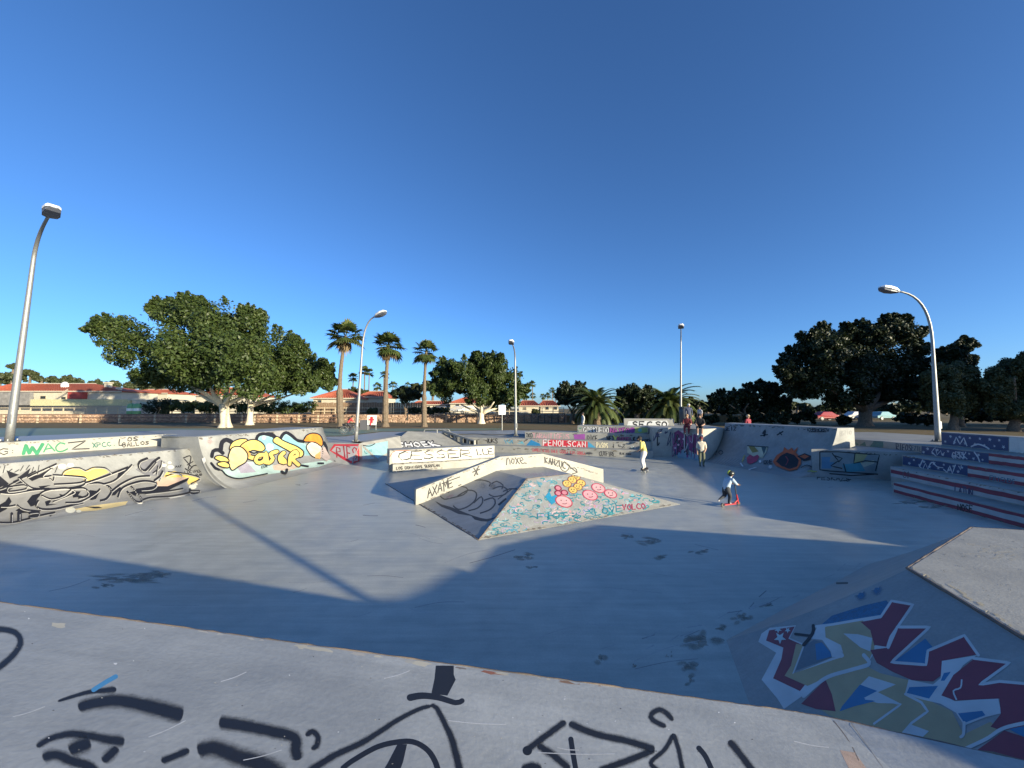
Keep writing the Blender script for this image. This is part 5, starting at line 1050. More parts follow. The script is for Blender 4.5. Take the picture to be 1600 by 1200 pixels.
def fan_palm(base, top, crown_r, label, lean=0, n=34, detail=True, group='tall fan palms'):
    """Washingtonia: ringed tapering stem, round head of pleated fans, a few dead ones hanging"""
    base, top = Vector(base), Vector(top); t = thing('fan_palm', label, 'palm tree', base, group)
    H = (top - base).length; g = MB(); path = []; rad = []; k = 40 if detail else 8
    for i in range(k + 1):
        q = i / k; p_ = base.lerp(top, q) + Vector((sin(q * pi) * lean, 0, 0)); path.append(p_)
        rr = crown_r * (.175 - .09 * q ** .5) if detail else crown_r * .10
        if q < .06: rr *= 1.5 - q * 8
        if detail and .06 < q < .42: rr *= 1.15 + .35 * random.random()
        rad.append(rr * (1 + (.06 if i % 2 else -.04)))
    g.tube(path, rad, 10 if detail else 6); g.put('trunk', M_PALMTRUNK, t, smooth=False)
    def fans(cnt, lo, hi, mat, name, size, droop):
        V = []; T = []
        for j in range(cnt):
            az = random.uniform(0, 2 * pi); el = radians(random.uniform(lo, hi)); d = Vector((cos(az) * cos(el), sin(az) * cos(el), sin(el)))
            L = crown_r * size * random.uniform(.8, 1.1); s0 = path[-1] + Vector((0, 0, -.05)); hub = s0 + d * L * .48; side = d.cross(Vector((0, 0, 1))).normalized(); up = side.cross(d).normalized()
            w = side * crown_r * .014; V.append((s0 - w, s0 + w, hub + w, hub - w)); tn = random.uniform(.25, .85); T.append(tn)
            m = 11 if detail else 6; spread = radians(75)
            for q in range(m):
                a = -spread + 2 * spread * q / (m - 1); fd = (d * cos(a) + side * sin(a)).normalized(); ln_ = L * .62 * (1 - .25 * abs(a) / spread)
                tip = hub + fd * ln_ + Vector((0, 0, -1)) * ln_ * droop * random.uniform(.6, 1.3); mid = hub + fd * ln_ * .55 + Vector((0, 0, -1)) * ln_ * droop * .2
                ww = fd.cross(up).normalized() * ln_ * (.10 if detail else .2); V.append((hub, mid - ww, tip, mid + ww)); T.append(min(1, max(0, tn + random.uniform(-.15, .15))))
        return mesh_fast(name, np.array([[list(p_) for p_ in q] for q in V]), 4, mat, t, T)
    fans(int(n * 1.5), -40, 85, L_PALM, 'crown', 1.05, .35)
    if detail: fans(7, -85, -50, L_DRY, 'dead_fronds', .85, .3)
    return t
def palm_px(bx, by, tx, ty, r_px, label, **k):
    b = at_z(bx, by, 1.0); c = at_y(tx, ty, b.y); return fan_palm(b, c, r_px * b.y / FPX, label, **k)
palm_px(533, 669, 540, 525, 28, 'tall fan palm left of the lamp post, first of the three', lean=-.35)
palm_px(602, 667, 607, 540, 26, 'tall fan palm right of the lamp post, second of the three', lean=-.1)
palm_px(663, 667, 666, 550, 22, 'tall fan palm beside the wide ficus, third of the three', lean=-.1)
far = [(552, 590, 9, 100, 'small far palm just left of the lamp post'), (570, 580, 10, 95, 'far palm just right of the lamp post'), (577, 582, 8, 100, 'second far palm right of the lamp post'), (600, 586, 8, 105, 'far palm showing behind the second tall palm'), (590, 604, 8, 100, 'low far palm left of the second tall palm'), (614, 602, 8, 100, 'low far palm right of the second tall palm'), (636, 603, 8, 100, 'far palm above the dark clipped tree'),
       (832, 600, 7, 105, 'far palm right of the wide ficus, tallest there'), (848, 620, 6, 120, 'far palm above the orange roofs, left of a pair'), (856, 618, 6, 120, 'far palm above the orange roofs, right of a pair'), (863, 610, 6, 115, 'far palm left of the dark rounded tree'), (868, 618, 6, 120, 'low far palm touching the dark rounded tree'), (832, 618, 6, 110, 'low far palm right of the wide ficus')]
for x, y, r, Yd, lb in far:
    c = at_y(x, y, Yd); fan_palm((c.x, Yd, 2.0), c, r * Yd / FPX, lb, detail=False, n=22, group='far palms on the skyline')

def feather_palm(base, h, L, label, nf=70):
    base = Vector(base); t = thing('feather_palm', label, 'palm tree', base, 'short feather palms'); g = MB()
    g.tube([base + Vector((0, 0, z)) for z in np.linspace(-.1, h, 9)], [.55 * random.uniform(.85, 1.15) for _ in range(9)], 10); g.put('trunk', M_TRUNK, t)
    V = []; T = []; top = base + Vector((0, 0, h))
    for j in range(nf):
        az = j * 2.399; el0 = radians(85 - 95 * (j / nf) ** .8); d0 = Vector((cos(az), sin(az), 0)); ln_ = L * random.uniform(.85, 1.1); pts = [top.copy()]; el = el0; m = 14
        for i in range(m): pts.append(pts[-1] + (d0 * cos(el) + Vector((0, 0, sin(el)))) * ln_ / m); el -= radians(6.2)
        side = d0.cross(Vector((0, 0, 1))); tn = random.uniform(.2, .9)
        for i in range(2, m + 1):
            ax = (pts[i] - pts[i - 1]).normalized(); s_ = ln_ * .20 * (1 - .5 * i / m)
            for sg in (-1, 1):
                for o_ in (0, .33, .66):
                    p_ = pts[i - 1].lerp(pts[i], o_); tip = p_ + (side * sg * .8 + ax * .7 + Vector((0, 0, -.25))).normalized() * s_; w = ax * ln_ * .016
                    V.append((p_ - w, p_ + w, tip + w * .3, tip - w * .3)); T.append(min(1, max(0, tn + random.uniform(-.15, .15))))
            w = side * .03; V.append((pts[i - 1] - w, pts[i - 1] + w, pts[i] + w, pts[i] - w)); T.append(.9)
    mesh_fast('crown', np.array([[list(p_) for p_ in q] for q in V]), 4, L_PALM, t, T)
b = at_z(932, 664, 1.0); feather_palm(b, 2.3, 3.9, 'short feather palm behind the steps, left of the white lettered wall')
b = at_z(1000, 662, 1.0); feather_palm((b.x, b.y + 2, 1), 2.2, 3.6, 'short dark feather palm right behind the white lettered wall')
b = at_z(1046, 664, 1.0); feather_palm(b, 2.3, 4.2, 'short feather palm left of the slim lamp')
# low hedges and shrubs on the terrace
def shrub(x, y, rx, Yd, label, mat=None, n=3600, sz=.2, grp='shrubs and hedges on the terrace'):
    c = at_y(x, y, Yd); r = rx * Yd / FPX; c.z = (2.0 if Yd > 52 else 1.0) + r * .75; t = thing('shrub', label, 'shrub', (c.x, Yd, 2.0 if Yd > 52 else 1.0), grp)
    crown([(Vector((c.x + random.uniform(-.6, .6) * r, Yd + random.uniform(-.3, .3) * r, c.z - .2 + random.uniform(-.15, .15) * r)), r * .5) for _ in range(6)], n, sz, mat or L_OLIVE, t, 'foliage', sub=7)
for x, y, r, lb in ((582, 622, 10, 'light green bush right of the first palm'), (675, 625, 8, 'light green bush right of the third palm'), (838, 632, 8, 'small round bush in front of the orange roofs'), (258, 626, 8, 'bush at the end of the cream fence')):
    shrub(x, y, r, 58, lb)
for x, r, Yd, lb in ((1112, 14, 46, 'dark shrub left of the tall quarter pipe, at the foot of the far trees'), (1145, 12, 44, 'dark shrub behind the left end of the tall quarter pipe'), (1178, 17, 45, 'dark shrub just right of the person in maroon'), (1212, 20, 43, 'dark shrub above the middle of the tall quarter pipe'), (1250, 19, 46, 'dark shrub left of the red car'), (1318, 14, 44, 'low dark shrub between the red and silver cars'), (1415, 18, 45, 'dark shrub right of the teal car'), (1445, 18, 42, 'dark shrub left of the foot of the long-armed lamp'), (1520, 23, 44, 'dark shrub behind the painted stars'), (1560, 22, 46, 'dark shrub behind the pale end of the flag wall'), (1600, 25, 44, 'dark shrub at the right edge behind the flag steps')):
    shrub(x, 652, r, Yd, lb, L_DARK, 2600, .2, 'undergrowth added to darken the ground below the trees')  # shrubs added where the ground below the trees lies in shade
for xa, xb, yt, lb, mt in ((276, 488, 624, 'long clipped green hedge below the huge tree', L_FICUS), (640, 700, 634, 'short hedge behind the third palm', L_OLIVE), (232, 274, 622, 'dark hedge left of the long clipped hedge', L_DARK)):
    A_, B_ = at_y(xa, yt, 59), at_y(xb, yt, 59); h_ = A_.z - 2.0; t = thing('hedge', lb, 'hedge', ((A_.x + B_.x) / 2, 59, 2.0)); k = int((B_.x - A_.x) / .8)
    crown([(Vector((A_.x + (B_.x - A_.x) * (i + .5) / k, 59 + random.uniform(-.2, .2), 2.0 + h_ * random.uniform(.42, .56))), h_ * .5) for i in range(k)], 420 * k, .17, mt, t, 'foliage', sub=8)
def far_tree(x, y, r, Yd, label, mat=None):
    c = at_y(x, y, Yd); R = r * Yd / FPX; t = thing('far_tree', label, 'tree', (c.x, Yd, 2.0), 'far trees on the skyline')
    g = MB(); g.tube([(c.x, Yd, 1.8), (c.x + .2, Yd, c.z)], [.35, .2], 7); g.put('trunk', M_TRUNK, t)
    crown([(Vector((c.x + random.uniform(-.8, .8) * R, Yd + random.uniform(-.5, .5) * R, c.z + random.uniform(-.25, .2) * R)), R * .45) for _ in range(8)], 4500, .34, mat or L_OLIVE, t, sub=8)
for x, y, r, lb in ((0, 590, 20, 'brownish far tree at the left edge behind the lamp'), (28, 588, 14, 'far tree just right of the left lamp'), (47, 582, 10, 'flat-topped far tree right of the left lamp'), (64, 592, 8, 'small far tree above the red roof'), (92, 594, 14, 'far tree above the satellite dish'), (118, 596, 16, 'broad far tree right of the satellite dish'), (150, 600, 12, 'far tree above the chimney'), (172, 600, 14, 'far tree left of the huge spreading tree'), (205, 604, 12, 'far tree behind the lowest leaves of the huge tree'), (240, 606, 14, 'far tree under the huge tree, left'), (560, 612, 12, 'far tree behind the lamp post'), (590, 616, 14, 'far tree between the first palms'), (612, 618, 10, 'far tree right of the second palm'), (655, 606, 14, 'far tree between second and third palm'), (676, 596, 14, 'far tree behind the third palm'), (845, 636, 8, 'far bush at the end of the orange roofs'), (20, 572, 7, 'high far tree left of the flat-topped one'), (1068, 630, 10, 'far tree behind the slim lamp'), (1105, 632, 8, 'far tree left of the dark shrubby trees'), (1245, 634, 14, 'far tree behind the tall quarter pipe'), (1450, 625, 18, 'far tree behind the long-armed lamp')):
    far_tree(x, y, r, 88, lb)
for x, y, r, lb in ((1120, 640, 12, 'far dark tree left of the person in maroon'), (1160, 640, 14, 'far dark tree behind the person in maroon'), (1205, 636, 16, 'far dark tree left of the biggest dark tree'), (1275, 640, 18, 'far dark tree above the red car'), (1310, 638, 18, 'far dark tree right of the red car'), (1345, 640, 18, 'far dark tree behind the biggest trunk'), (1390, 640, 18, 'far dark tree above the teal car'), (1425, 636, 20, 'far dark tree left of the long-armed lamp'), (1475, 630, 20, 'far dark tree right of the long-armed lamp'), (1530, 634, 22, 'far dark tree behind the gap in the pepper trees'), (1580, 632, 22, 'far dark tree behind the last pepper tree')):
    far_tree(x, y, r, 72, lb, L_DARK)

# ------------------------------------------------------------------ terrace, fences, houses
M_STONE = concrete('rubble_stone', (.26, .17, .12), (.36, .25, .18), rough=.9, bump=1.0, big=1.4, dirt=(.07, .05, .04), dirt_amt=.8)
M_POST = simple('cream_post', (.50, .42, .30), .7, 0, .15); M_RAIL = simple('brown_rail', (.16, .09, .06), .6, 0, .2); M_WALLW = simple('white_render', (.50, .46, .37), .85, 0, .06, 2)
M_ROOF = simple('clay_tile', (.34, .085, .045), .8, 0, .25, 5); M_GLASS = simple('dark_glass', (.03, .04, .05), .1); M_REDW = simple('red_render', (.36, .06, .05), .8); M_FENCEY = simple('straw_fence', (.46, .44, .26), .85, 0, .2, 5); M_WOOD = simple('brown_boards', (.24, .16, .10), .8, 0, .25, 6); M_STONEG = concrete('grey_stone', (.18, .175, .17), (.26, .25, .24), rough=.9, bump=1, big=2)
terr = MB(); terr.prism([(-120, 53.2), (40, 53.2), (40, 400), (-120, 400)], .5, 2.0); tr_ = terr.put('terrace', M_DIRT); tr_['kind'] = 'structure'
w_ = MB(); w_.prism([(-95, 52.6), (7.8, 52.6), (7.8, 53.4), (-95, 53.4)], .9, 2.12); sw = w_.put('stone_wall', M_STONE); tag(sw, 'long low pink rubble retaining wall behind the trees', 'wall')
# stones standing proud of the wall face
V = []; F_ = []
for _ in range(1500):
    x = random.uniform(-72, 7.5); z = random.uniform(1.0, 2.05); a, c = random.uniform(.10, .32), random.uniform(.06, .14); b_ = len(V)
    V += [(x - a, 52.6, z - c), (x + a, 52.6, z - c * .8), (x + a * .9, 52.6, z + c), (x - a, 52.6, z + c * .9), (x - a * .6, 52.5, z - c * .5), (x + a * .6, 52.48, z - c * .5), (x + a * .6, 52.5, z + c * .5), (x - a * .6, 52.49, z + c * .6)]
    F_ += [tuple(b_ + i for i in q) for q in ((4, 5, 6, 7), (0, 1, 5, 4), (1, 2, 6, 5), (2, 3, 7, 6), (3, 0, 4, 7))]
so = put('stones', V, F_, concrete('rubble_face', (.34, .22, .15), (.46, .33, .24), rough=.9, bump=.8, big=2.5, dirt=(.10, .07, .05), dirt_amt=.8), sw); so['kind'] = 'stuff'
def fence(name, Y, z0, h, xs, label, mp, mr, rails=(1.0, .55), pw=.12):
    t = thing(name, label, 'fence', (sum(xs) / len(xs), Y, z0)); 
    post = None
    for i, x in enumerate(xs):
        if post is None: g = MB(); g.box((x, Y, z0 + h / 2), (pw, pw, h)); post = g.put('post', mp, t)
        else: o = post.copy(); COL.objects.link(o); o.location = Vector((x, Y, z0)) - t.location
    for r in rails:
        g = MB(); g.box(((xs[0] + xs[-1]) / 2, Y - pw * .5 - .02, z0 + h * r - .05), (xs[-1] - xs[0], .05, .10)); g.put('rail', mr, t)
fence('rail_fence', 51.0, 1.0, 1.25, [at_y(x, 650, 51).x for x in (6, 59, 126, 187, 242, 291, 336, 378, 398, 433, 467, 497, 530, 560)], 'cream post and rail fence along the stone wall at left', M_POST, M_RAIL, (.97, .6, .25), .16)
fence('rail_fence', 51.2, 1.0, 1.35, [at_y(x, 650, 51.2).x for x in (679, 697, 714, 730, 746, 763, 776, 790, 804, 819, 830, 841, 851, 862, 872, 882)], 'dark post and rail fence right of the third palm', M_DARKSTEEL, M_DARKSTEEL, (.98,), .10)
fence('terrace_fence', 60.0, 2.0, 1.15, [at_y(x, 640, 60).x for x in range(-20, 890, 17)], 'pale railing on top of the terrace', M_POST, M_POST, (.97, .5), .11)
def window(h, c, w, hh, ny=-1):
    f_ = MB(); f_.box((c[0], c[1] - .03, c[2]), (w, .08, hh)); fo = f_.put('window', M_POST, h); q = MB(); q.box((c[0], c[1] - .075, c[2]), (w * .8, .03, hh * .8)); q.put('pane', M_GLASS, fo)
def tile_rows(part, y0, y1, z0, z1, x0f, x1f, parent_roof):
    """raised rows of clay tiles running up a pitch"""
    g = MB(); x = x0f[0] + .1
    while x < x1f[0] - .1:
        t0 = (x - x0f[0]) / max(.1, x1f[0] - x0f[0]); xa = x; xb = x0f[1] + (x1f[1] - x0f[1]) * t0
        g.tube([(xa, y0, z0 + .05), (xb, y1, z1 + .05)], .07, 5); x += .42
    g.put('tile_rows', M_ROOF, parent_roof)
def house(x0, x1, yw, ye, yr, Y, label, hip=(0.15, 0.15), depth=7, wall=None, wins=(), zb=2.0, door=None):
    """single-storey house: walls, clay roof with tile rows, windows; x0..x1, eave yw, ridge yr in the survey"""
    a, b = at_y(x0, ye, Y), at_y(x1, ye, Y); ze = a.z; zr = at_y(x0, yr, Y + depth * .5).z; zr = max(zr, ze + .6)
    h = thing('house', label, 'house', ((a.x + b.x) / 2, Y, zb), 'houses on the terrace')
    g = MB(); g.prism([(a.x + .4, Y + .4), (b.x - .4, Y + .4), (b.x - .4, Y + depth), (a.x + .4, Y + depth)], zb - .5, ze - .02); g.put('wall', wall or M_WALLW, h)
    W = b.x - a.x; r0, r1 = a.x + W * hip[0], b.x - W * hip[1]; ym = Y + depth * .5
    v = [(a.x, Y, ze), (b.x, Y, ze), (b.x, Y + depth + .3, ze), (a.x, Y + depth + .3, ze), (r0, ym, zr), (r1, ym, zr)]; v += [(p_[0], p_[1], p_[2] - .14) for p_ in v[:4]]
    ro = put('roof', v, [(0, 1, 5, 4), (1, 2, 5), (2, 3, 4, 5), (3, 0, 4), (6, 7, 1, 0), (7, 8, 2, 1), (8, 9, 3, 2), (9, 6, 0, 3), (9, 8, 7, 6)], M_ROOF, h)
    tile_rows('t', Y, ym, ze, zr, (a.x, r0), (b.x, r1), ro)
    g = MB(); g.tube([(r0, ym, zr + .04), (r1, ym, zr + .04)], .13, 6); g.put('ridge', M_WALLW, ro)
    g = MB(); g.box(((a.x + b.x) / 2, Y - .02, ze - .05), (W, .1, .16)); g.put('eave_trim', M_WALLW, ro)
    for wx, wy, ww, wh in wins: c = at_y(wx, wy, Y + .4); window(h, (c.x, Y + .4, c.z), ww, wh)
    return h
hA = house(-30, 190, 0, 611, 600, 64, 'long low house with red tiled roof and satellite dish at far left', (.02, .35), wins=((68, 621, 1.1, .6), (100, 622, .9, .5)))
c = at_y(101, 603, 66); g = MB(); g.ball((c.x, 66, c.z), .75, 14, 0, (1, .35, 1)); g.put('satellite_dish', M_LAMPTOP, hA, smooth=True)
c = at_y(169, 606, 66); g = MB(); g.box((c.x, 66, c.z), (.7, .7, 1.5)); g.box((c.x, 66, c.z + .9), (.95, .95, .16)); g.put('chimney', M_WALLW, hA); c = at_y(186, 609, 65.5); g = MB(); g.box((c.x, 65.5, c.z), (.6, .6, .9)); g.put('chimney', M_WALLW, hA)
c0, c1 = at_y(107, 613, 63.6), at_y(129, 623, 63.6); g = MB(); g.box(((c0.x + c1.x) / 2, 63.9, (c0.z + c1.z) / 2), (c1.x - c0.x, .8, c0.z - c1.z)); g.put('red_porch', M_REDW, hA)
g = MB()
for k in range(3): p0, p1 = at_y(86, 623 - k * 1.5, 63.2), at_y(106, 611 - k * 1.5, 63.2); g.tube([p0, p1], .05, 5)
g.put('stair_rail', M_WALLW, hA)
house(190, 262, 0, 614, 609, 74, 'low house with orange roof peeping out left of the huge tree', (.2, .2)); house(300, 395, 0, 618, 606, 70, 'house with red roof seen under the huge tree', (.2, .3), wins=((330, 626, 1, .8),))
hC = house(484, 560, 0, 622, 609, 62, 'house with hipped orange roof left of the first palm', (.42, .42), wins=((500, 627, .7, .5),)); house(556, 602, 0, 620, 612, 66, 'low house with orange roof behind the lamp post', (.2, .3))
house(700, 775, 0, 630, 621, 72, 'white house with red roof behind the wide ficus, left part', (.3, .3), wins=((715, 634, .8, .6), (745, 634, .8, .6))); house(808, 845, 0, 634, 626, 76, 'white house with orange roof right of the third lamp', (.25, .25), wins=((820, 638, .8, .7),)); house(842, 876, 0, 634, 626, 78, 'last white house with orange roof left of the dark rounded tree', (.25, .25), wins=((855, 638, .8, .7), (868, 638, .8, .7)))
house(640, 700, 0, 632, 627, 76, 'plain white house behind the third palm', (.1, .1), wins=((655, 637, .8, .7), (685, 637, .8, .7)))
# straw-coloured and grey boundary walls, wooden fence boards
a, b = at_y(49, 624, 61.5), at_y(205, 634, 61.5); g = MB(); g.box(((a.x + b.x) / 2, 61.5, (a.z + b.z) / 2), (b.x - a.x, .2, a.z - b.z)); o = g.put('boundary_wall', M_FENCEY); tag(o, 'long straw-coloured boundary wall in front of the red-roofed house', 'wall')
a, b = at_y(220, 627, 61.6), at_y(278, 636, 61.6); g = MB(); g.box(((a.x + b.x) / 2, 61.6, (a.z + b.z) / 2), (b.x - a.x, .2, a.z - b.z)); g.box(((a.x + b.x) / 2 - .8, 62.4, a.z + .2), (b.x - a.x + 2, 2.4, .12)); o = g.put('carport', simple('pale_green_wall', (.42, .47, .40), .8)); tag(o, 'pale green wall with flat carport roof left of the huge tree', 'wall')
a, b = at_y(-40, 613, 62), at_y(48, 633, 62); g = MB(); g.box(((a.x + b.x) / 2, 62, (a.z + b.z) / 2), (b.x - a.x, .5, a.z - b.z)); o = g.put('stone_wall', M_STONEG); tag(o, 'grey stone garden wall at the far left edge below the red roof', 'wall')
bf = thing('board_fence', 'brown vertical board fence below the hipped orange roof', 'fence', at_y(560, 636, 60.8)); x0b, x1b = at_y(487, 640, 60.8).x, at_y(660, 640, 60.8).x; zt_ = at_y(500, 629, 60.8).z; n_ = 46; first = None
for i in range(n_):
    x = x0b + (x1b - x0b) * (i + .5) / n_
    if first is None: g = MB(); g.box((x, 60.8, (zt_ + 2) / 2), ((x1b - x0b) / n_ * .9, .05, zt_ - 2)); first = g.put('board', M_WOOD, bf); off = first.location.copy(); x00 = x
    else: o = first.copy(); COL.objects.link(o); o.location = off + Vector((x - x00, random.uniform(-.02, .02), random.uniform(-.05, .05)))
# green recycling tanks beside the terrace fence
for k, x in enumerate((205, 214)):
    c = at_y(x, 639, 57); t = thing('recycling_tank', ['green and white recycling tank, left of a pair on the terrace', 'green and white recycling tank, right of a pair on the terrace'][k], 'container', (c.x, 57, 2.0), 'recycling tanks')
    g = MB(); g.tube([(c.x, 57, z) for z in (2.0, 2.2, 3.2, 3.6, 3.75)], [.42, .5, .5, .42, .15], 12); g.put('body', simple('tank_green', (.16, .36, .16), .5), t, smooth=True); g = MB(); g.tube([(c.x, 57, z) for z in (2.6, 3.0)], [.51, .51], 12); g.put('band', M_LAMPTOP, t)
# signs
def board(name, x0, y0, x1, y1, Yd, zg, label, mat, legs=1):
    a, b = at_y(x0, y0, Yd), at_y(x1, y1, Yd); cx = (a.x + b.x) / 2; t = thing(name, label, 'sign', (cx, Yd, zg)); g = MB(); g.box((cx, Yd, (a.z + b.z) / 2), (abs(b.x - a.x), .06, abs(a.z - b.z))); p_ = g.put('panel', mat, t, bevel=.01)
    for k in range(legs): x = cx if legs == 1 else (a.x + .05 if k == 0 else b.x - .05); g = MB(); g.tube([(x, Yd + .06, zg), (x, Yd + .06, a.z - .05)], .04, 8); g.put('post', M_STEEL, t)
    return t, (a, b)
board('notice_board', 779, 633, 790, 648, 34, 1.0, 'white notice board on a single post left of the third lamp', M_LAMPTOP)
t, (a, b) = board('poster_box', 574, 649, 588, 664, 34.5, 1.0, 'white framed advertising box with red figure right of the lamp post', M_LAMPTOP, 2)
g = MB(); g.box(((a.x + b.x) / 2, 34.45, (a.z + b.z) / 2), (abs(b.x - a.x) * .72, .04, abs(a.z - b.z) * .8)); g.put('poster', simple('pale_poster', (.62, .56, .5), .5), t); c = Vector(((a.x + b.x) / 2, 34.42, (a.z + b.z) / 2)); g = MB(); g.ball(c + Vector((0, 0, .2)), .14, 8, 0, (1, .1, 1)); g.box(c + Vector((0, 0, -.05)), (.22, .03, .42)); g.box(c + Vector((.0, 0, .05)), (.46, .026, .12)); g.box(c + Vector((-.08, 0, -.33)), (.10, .028, .24)); g.put('red_figure', simple('red_print', (.55, .03, .04), .5), t)
g = MB(); g.box(((a.x + b.x) / 2 - .75, 34.9, 1.45), (.75, .7, .9)); g.put('side_box', simple('dark_box', (.10, .10, .11), .6), t)
# handrail and pierced parapet behind the hip bank
hr = thing('handrail', 'thin steel handrail on the plaza behind the pointed hip bank', 'railing', (-4.6, 29.5, 1.0)); P0, P1, P2, P3 = at_y(659, 682, 29.5), at_y(664, 671, 29.5), at_y(701, 671, 29.5), at_y(708, 683, 29.5)
for a, b, n_ in ((P0, P1, 'leg'), (P1, P2, 'top_rail'), (P2, P3, 'leg'), (at_y(683, 671, 29.5), at_y(683, 682, 29.5), 'leg')): g = MB(); g.tube([a, b], .045, 8); g.put(n_, M_STEEL, hr)
pa = thing('pierced_parapet', 'low concrete parapet with square openings beside the hip bank', 'wall', (-3.5, 27.8, 0)); A0, A1 = Vector((-5.3, 28.6, 0)), Vector((-2.6, 26.2, 0)); d_ = (A1 - A0).normalized()
zt0, zt1 = 1.35, .75; g = MB()
for s0, s1, lo_, hi_ in [(0, 1, .84, 1.0), (0, 1, 0, .35)] + [(k / 5 - .025, k / 5 + .025, .35, .84) for k in range(6)]:
    v = []
    for s in (max(0, s0), min(1, s1)):
        pz = A0.lerp(A1, s); zt = zt0 + (zt1 - zt0) * s
        for o_ in (-.09, .09):
            for q in (lo_, hi_): v.append(pz + Vector((-d_.y, d_.x, 0)) * o_ + Vector((0, 0, .25 + (zt - .25) * q)))
    g.add(v, [(0, 1, 3, 2), (4, 6, 7, 5), (0, 4, 5, 1), (2, 3, 7, 6), (1, 5, 7, 3), (0, 2, 6, 4)])
o = g.put('frame', M_CONC, pa); fix_normals(o); g = MB(); v = [A0 + Vector((.15, .2, .3)), A1 + Vector((.15, .2, .3)), A1 + Vector((.15, .2, .72)), A0 + Vector((.15, .2, 1.3))]; g.add(v, [(0, 1, 2, 3)]); g.put('back_panel', M_DARKSTEEL, pa)

# ------------------------------------------------------------------ cars far behind the trees
def car(x, y, Yd, col, label, rot=0.0, zg=1.0):
    c = at_y(x, y, Yd); t = thing('parked_car', label, 'car', (c.x, Yd, zg), 'cars parked behind the trees'); m = simple('car_paint', col, .3); S_ = lambda q: Vector((c.x, Yd, zg)) + Matrix.Rotation(rot, 3, 'Z') @ Vector(q)
    prof = [(-2.1, .35), (-2.15, .75), (-1.5, .9), (-.85, 1.42), (.55, 1.45), (1.25, .95), (2.0, .82), (2.15, .5), (2.1, .35)]; n_ = len(prof)
    v = [S_((x_, s * (.85 if z_ < 1.2 else .68), z_)) for s in (-1, 1) for x_, z_ in prof]; f = [tuple(range(n_)), tuple(range(2 * n_ - 1, n_ - 1, -1))] + [(i, n_ + i, n_ + (i + 1) % n_, (i + 1) % n_) for i in range(n_)]
    b_ = put('body', v, f, m, t, bevel=.06); fix_normals(b_)
    for s in (-1, 1): w_ = [S_((x_, s * (.80 if z_ < 1.2 else .705), z_)) for x_, z_ in ((-1.25, .98), (-.8, 1.34), (.5, 1.37), (1.05, .98))]; put('side_window', w_ + [p_ + Vector((0, 0, .001)) for p_ in w_], [(0, 1, 2, 3), (7, 6, 5, 4)], M_GLASS, t)
    for x_ in (-1.3, 1.3):
        for s in (-1, 1): g = MB(); g.tube([S_((x_, s * .72, .32)), S_((x_, s * .92, .32))], .32, 14); w0 = g.put('wheel', M_DARKSTEEL, t); g = MB(); g.tube([S_((x_, s * .90, .32)), S_((x_, s * .935, .32))], .19, 10); g.put('rim', M_STEEL, w0)
    for s in (-.6, .6): g = MB(); g.box(S_((2.1, s, .66)), (.10, .3, .14)); g.put('headlight', M_LAMPTOP, t)
car(1290, 658, 62, (.26, .012, .02), 'red car parked behind the dark trees'); car(1378, 657, 64, (.16, .30, .34), 'teal car parked behind the dark trees', .2); car(1338, 657, 66, (.5, .5, .5), 'silver car half hidden behind the dark trunk')
for x, cl, lb in ((655, (.62, .62, .6), 'white car on the terrace right of the third palm'), (690, (.06, .07, .09), 'dark car on the terrace behind the fence'), (718, (.35, .36, .38), 'grey car on the terrace left of the white trunk'), (734, (.64, .64, .62), 'white car on the terrace beside the whitewashed trunk')): car(x, 641, 67, cl, lb, .1, 2.0)

# ------------------------------------------------------------------ people
def skinned(name, J, bones, mats, bone_mat, parent, root='pelvis'):
    ks = list(J); me = bpy.data.meshes.new('tmp'); me.from_pydata([J[k][0] for k in ks], [(ks.index(a), ks.index(b)) for a, b in bones], [])
    o = bpy.data.objects.new('tmp', me); COL.objects.link(o); md = o.modifiers.new('skin', 'SKIN'); md.use_smooth_shade = True; md.branch_smoothing = .4
    for i, k in enumerate(ks): sv = me.skin_vertices[0].data[i]; sv.radius = (J[k][1], J[k][1] * (J[k][2] if len(J[k]) > 2 else 1)); sv.use_root = (k == root)
    s = o.modifiers.new('sub', 'SUBSURF'); s.levels = 2; s.render_levels = 2
    dg = bpy.context.evaluated_depsgraph_get(); ev = o.evaluated_get(dg); m2 = bpy.data.meshes.new_from_object(ev); m2.name = name
    bpy.data.objects.remove(o); bpy.data.meshes.remove(me)
    for m in mats: m2.materials.append(m) if True else None
    seg_ = [(Vector(J[a][0]), Vector(J[b][0]), (J[a][1] + J[b][1]) / 2, bone_mat.get((a, b), 0)) for a, b in bones]; idx = []
    for p_ in m2.polygons:
        c = p_.center; best = 9; bm_ = 0
        for a, b, r, mi in seg_:
            ab = b - a; t = max(0, min(1, (c - a).dot(ab) / max(1e-9, ab.length_squared))); dd = (c - (a + ab * t)).length - r
            if dd < best: best = dd; bm_ = mi
        idx.append(bm_)
    while len(m2.materials) > len(mats): m2.materials.pop(index=0)
    m2.polygons.foreach_set('material_index', idx); m2.polygons.foreach_set('use_smooth', [True] * len(m2.polygons)); m2.update()
    r = bpy.data.objects.new(name, m2); COL.objects.link(r); r.parent = parent; return r
SKIN = simple('skin', (.42, .25, .17), .55); HAIR = simple('hair_dark', (.02, .015, .012), .6)
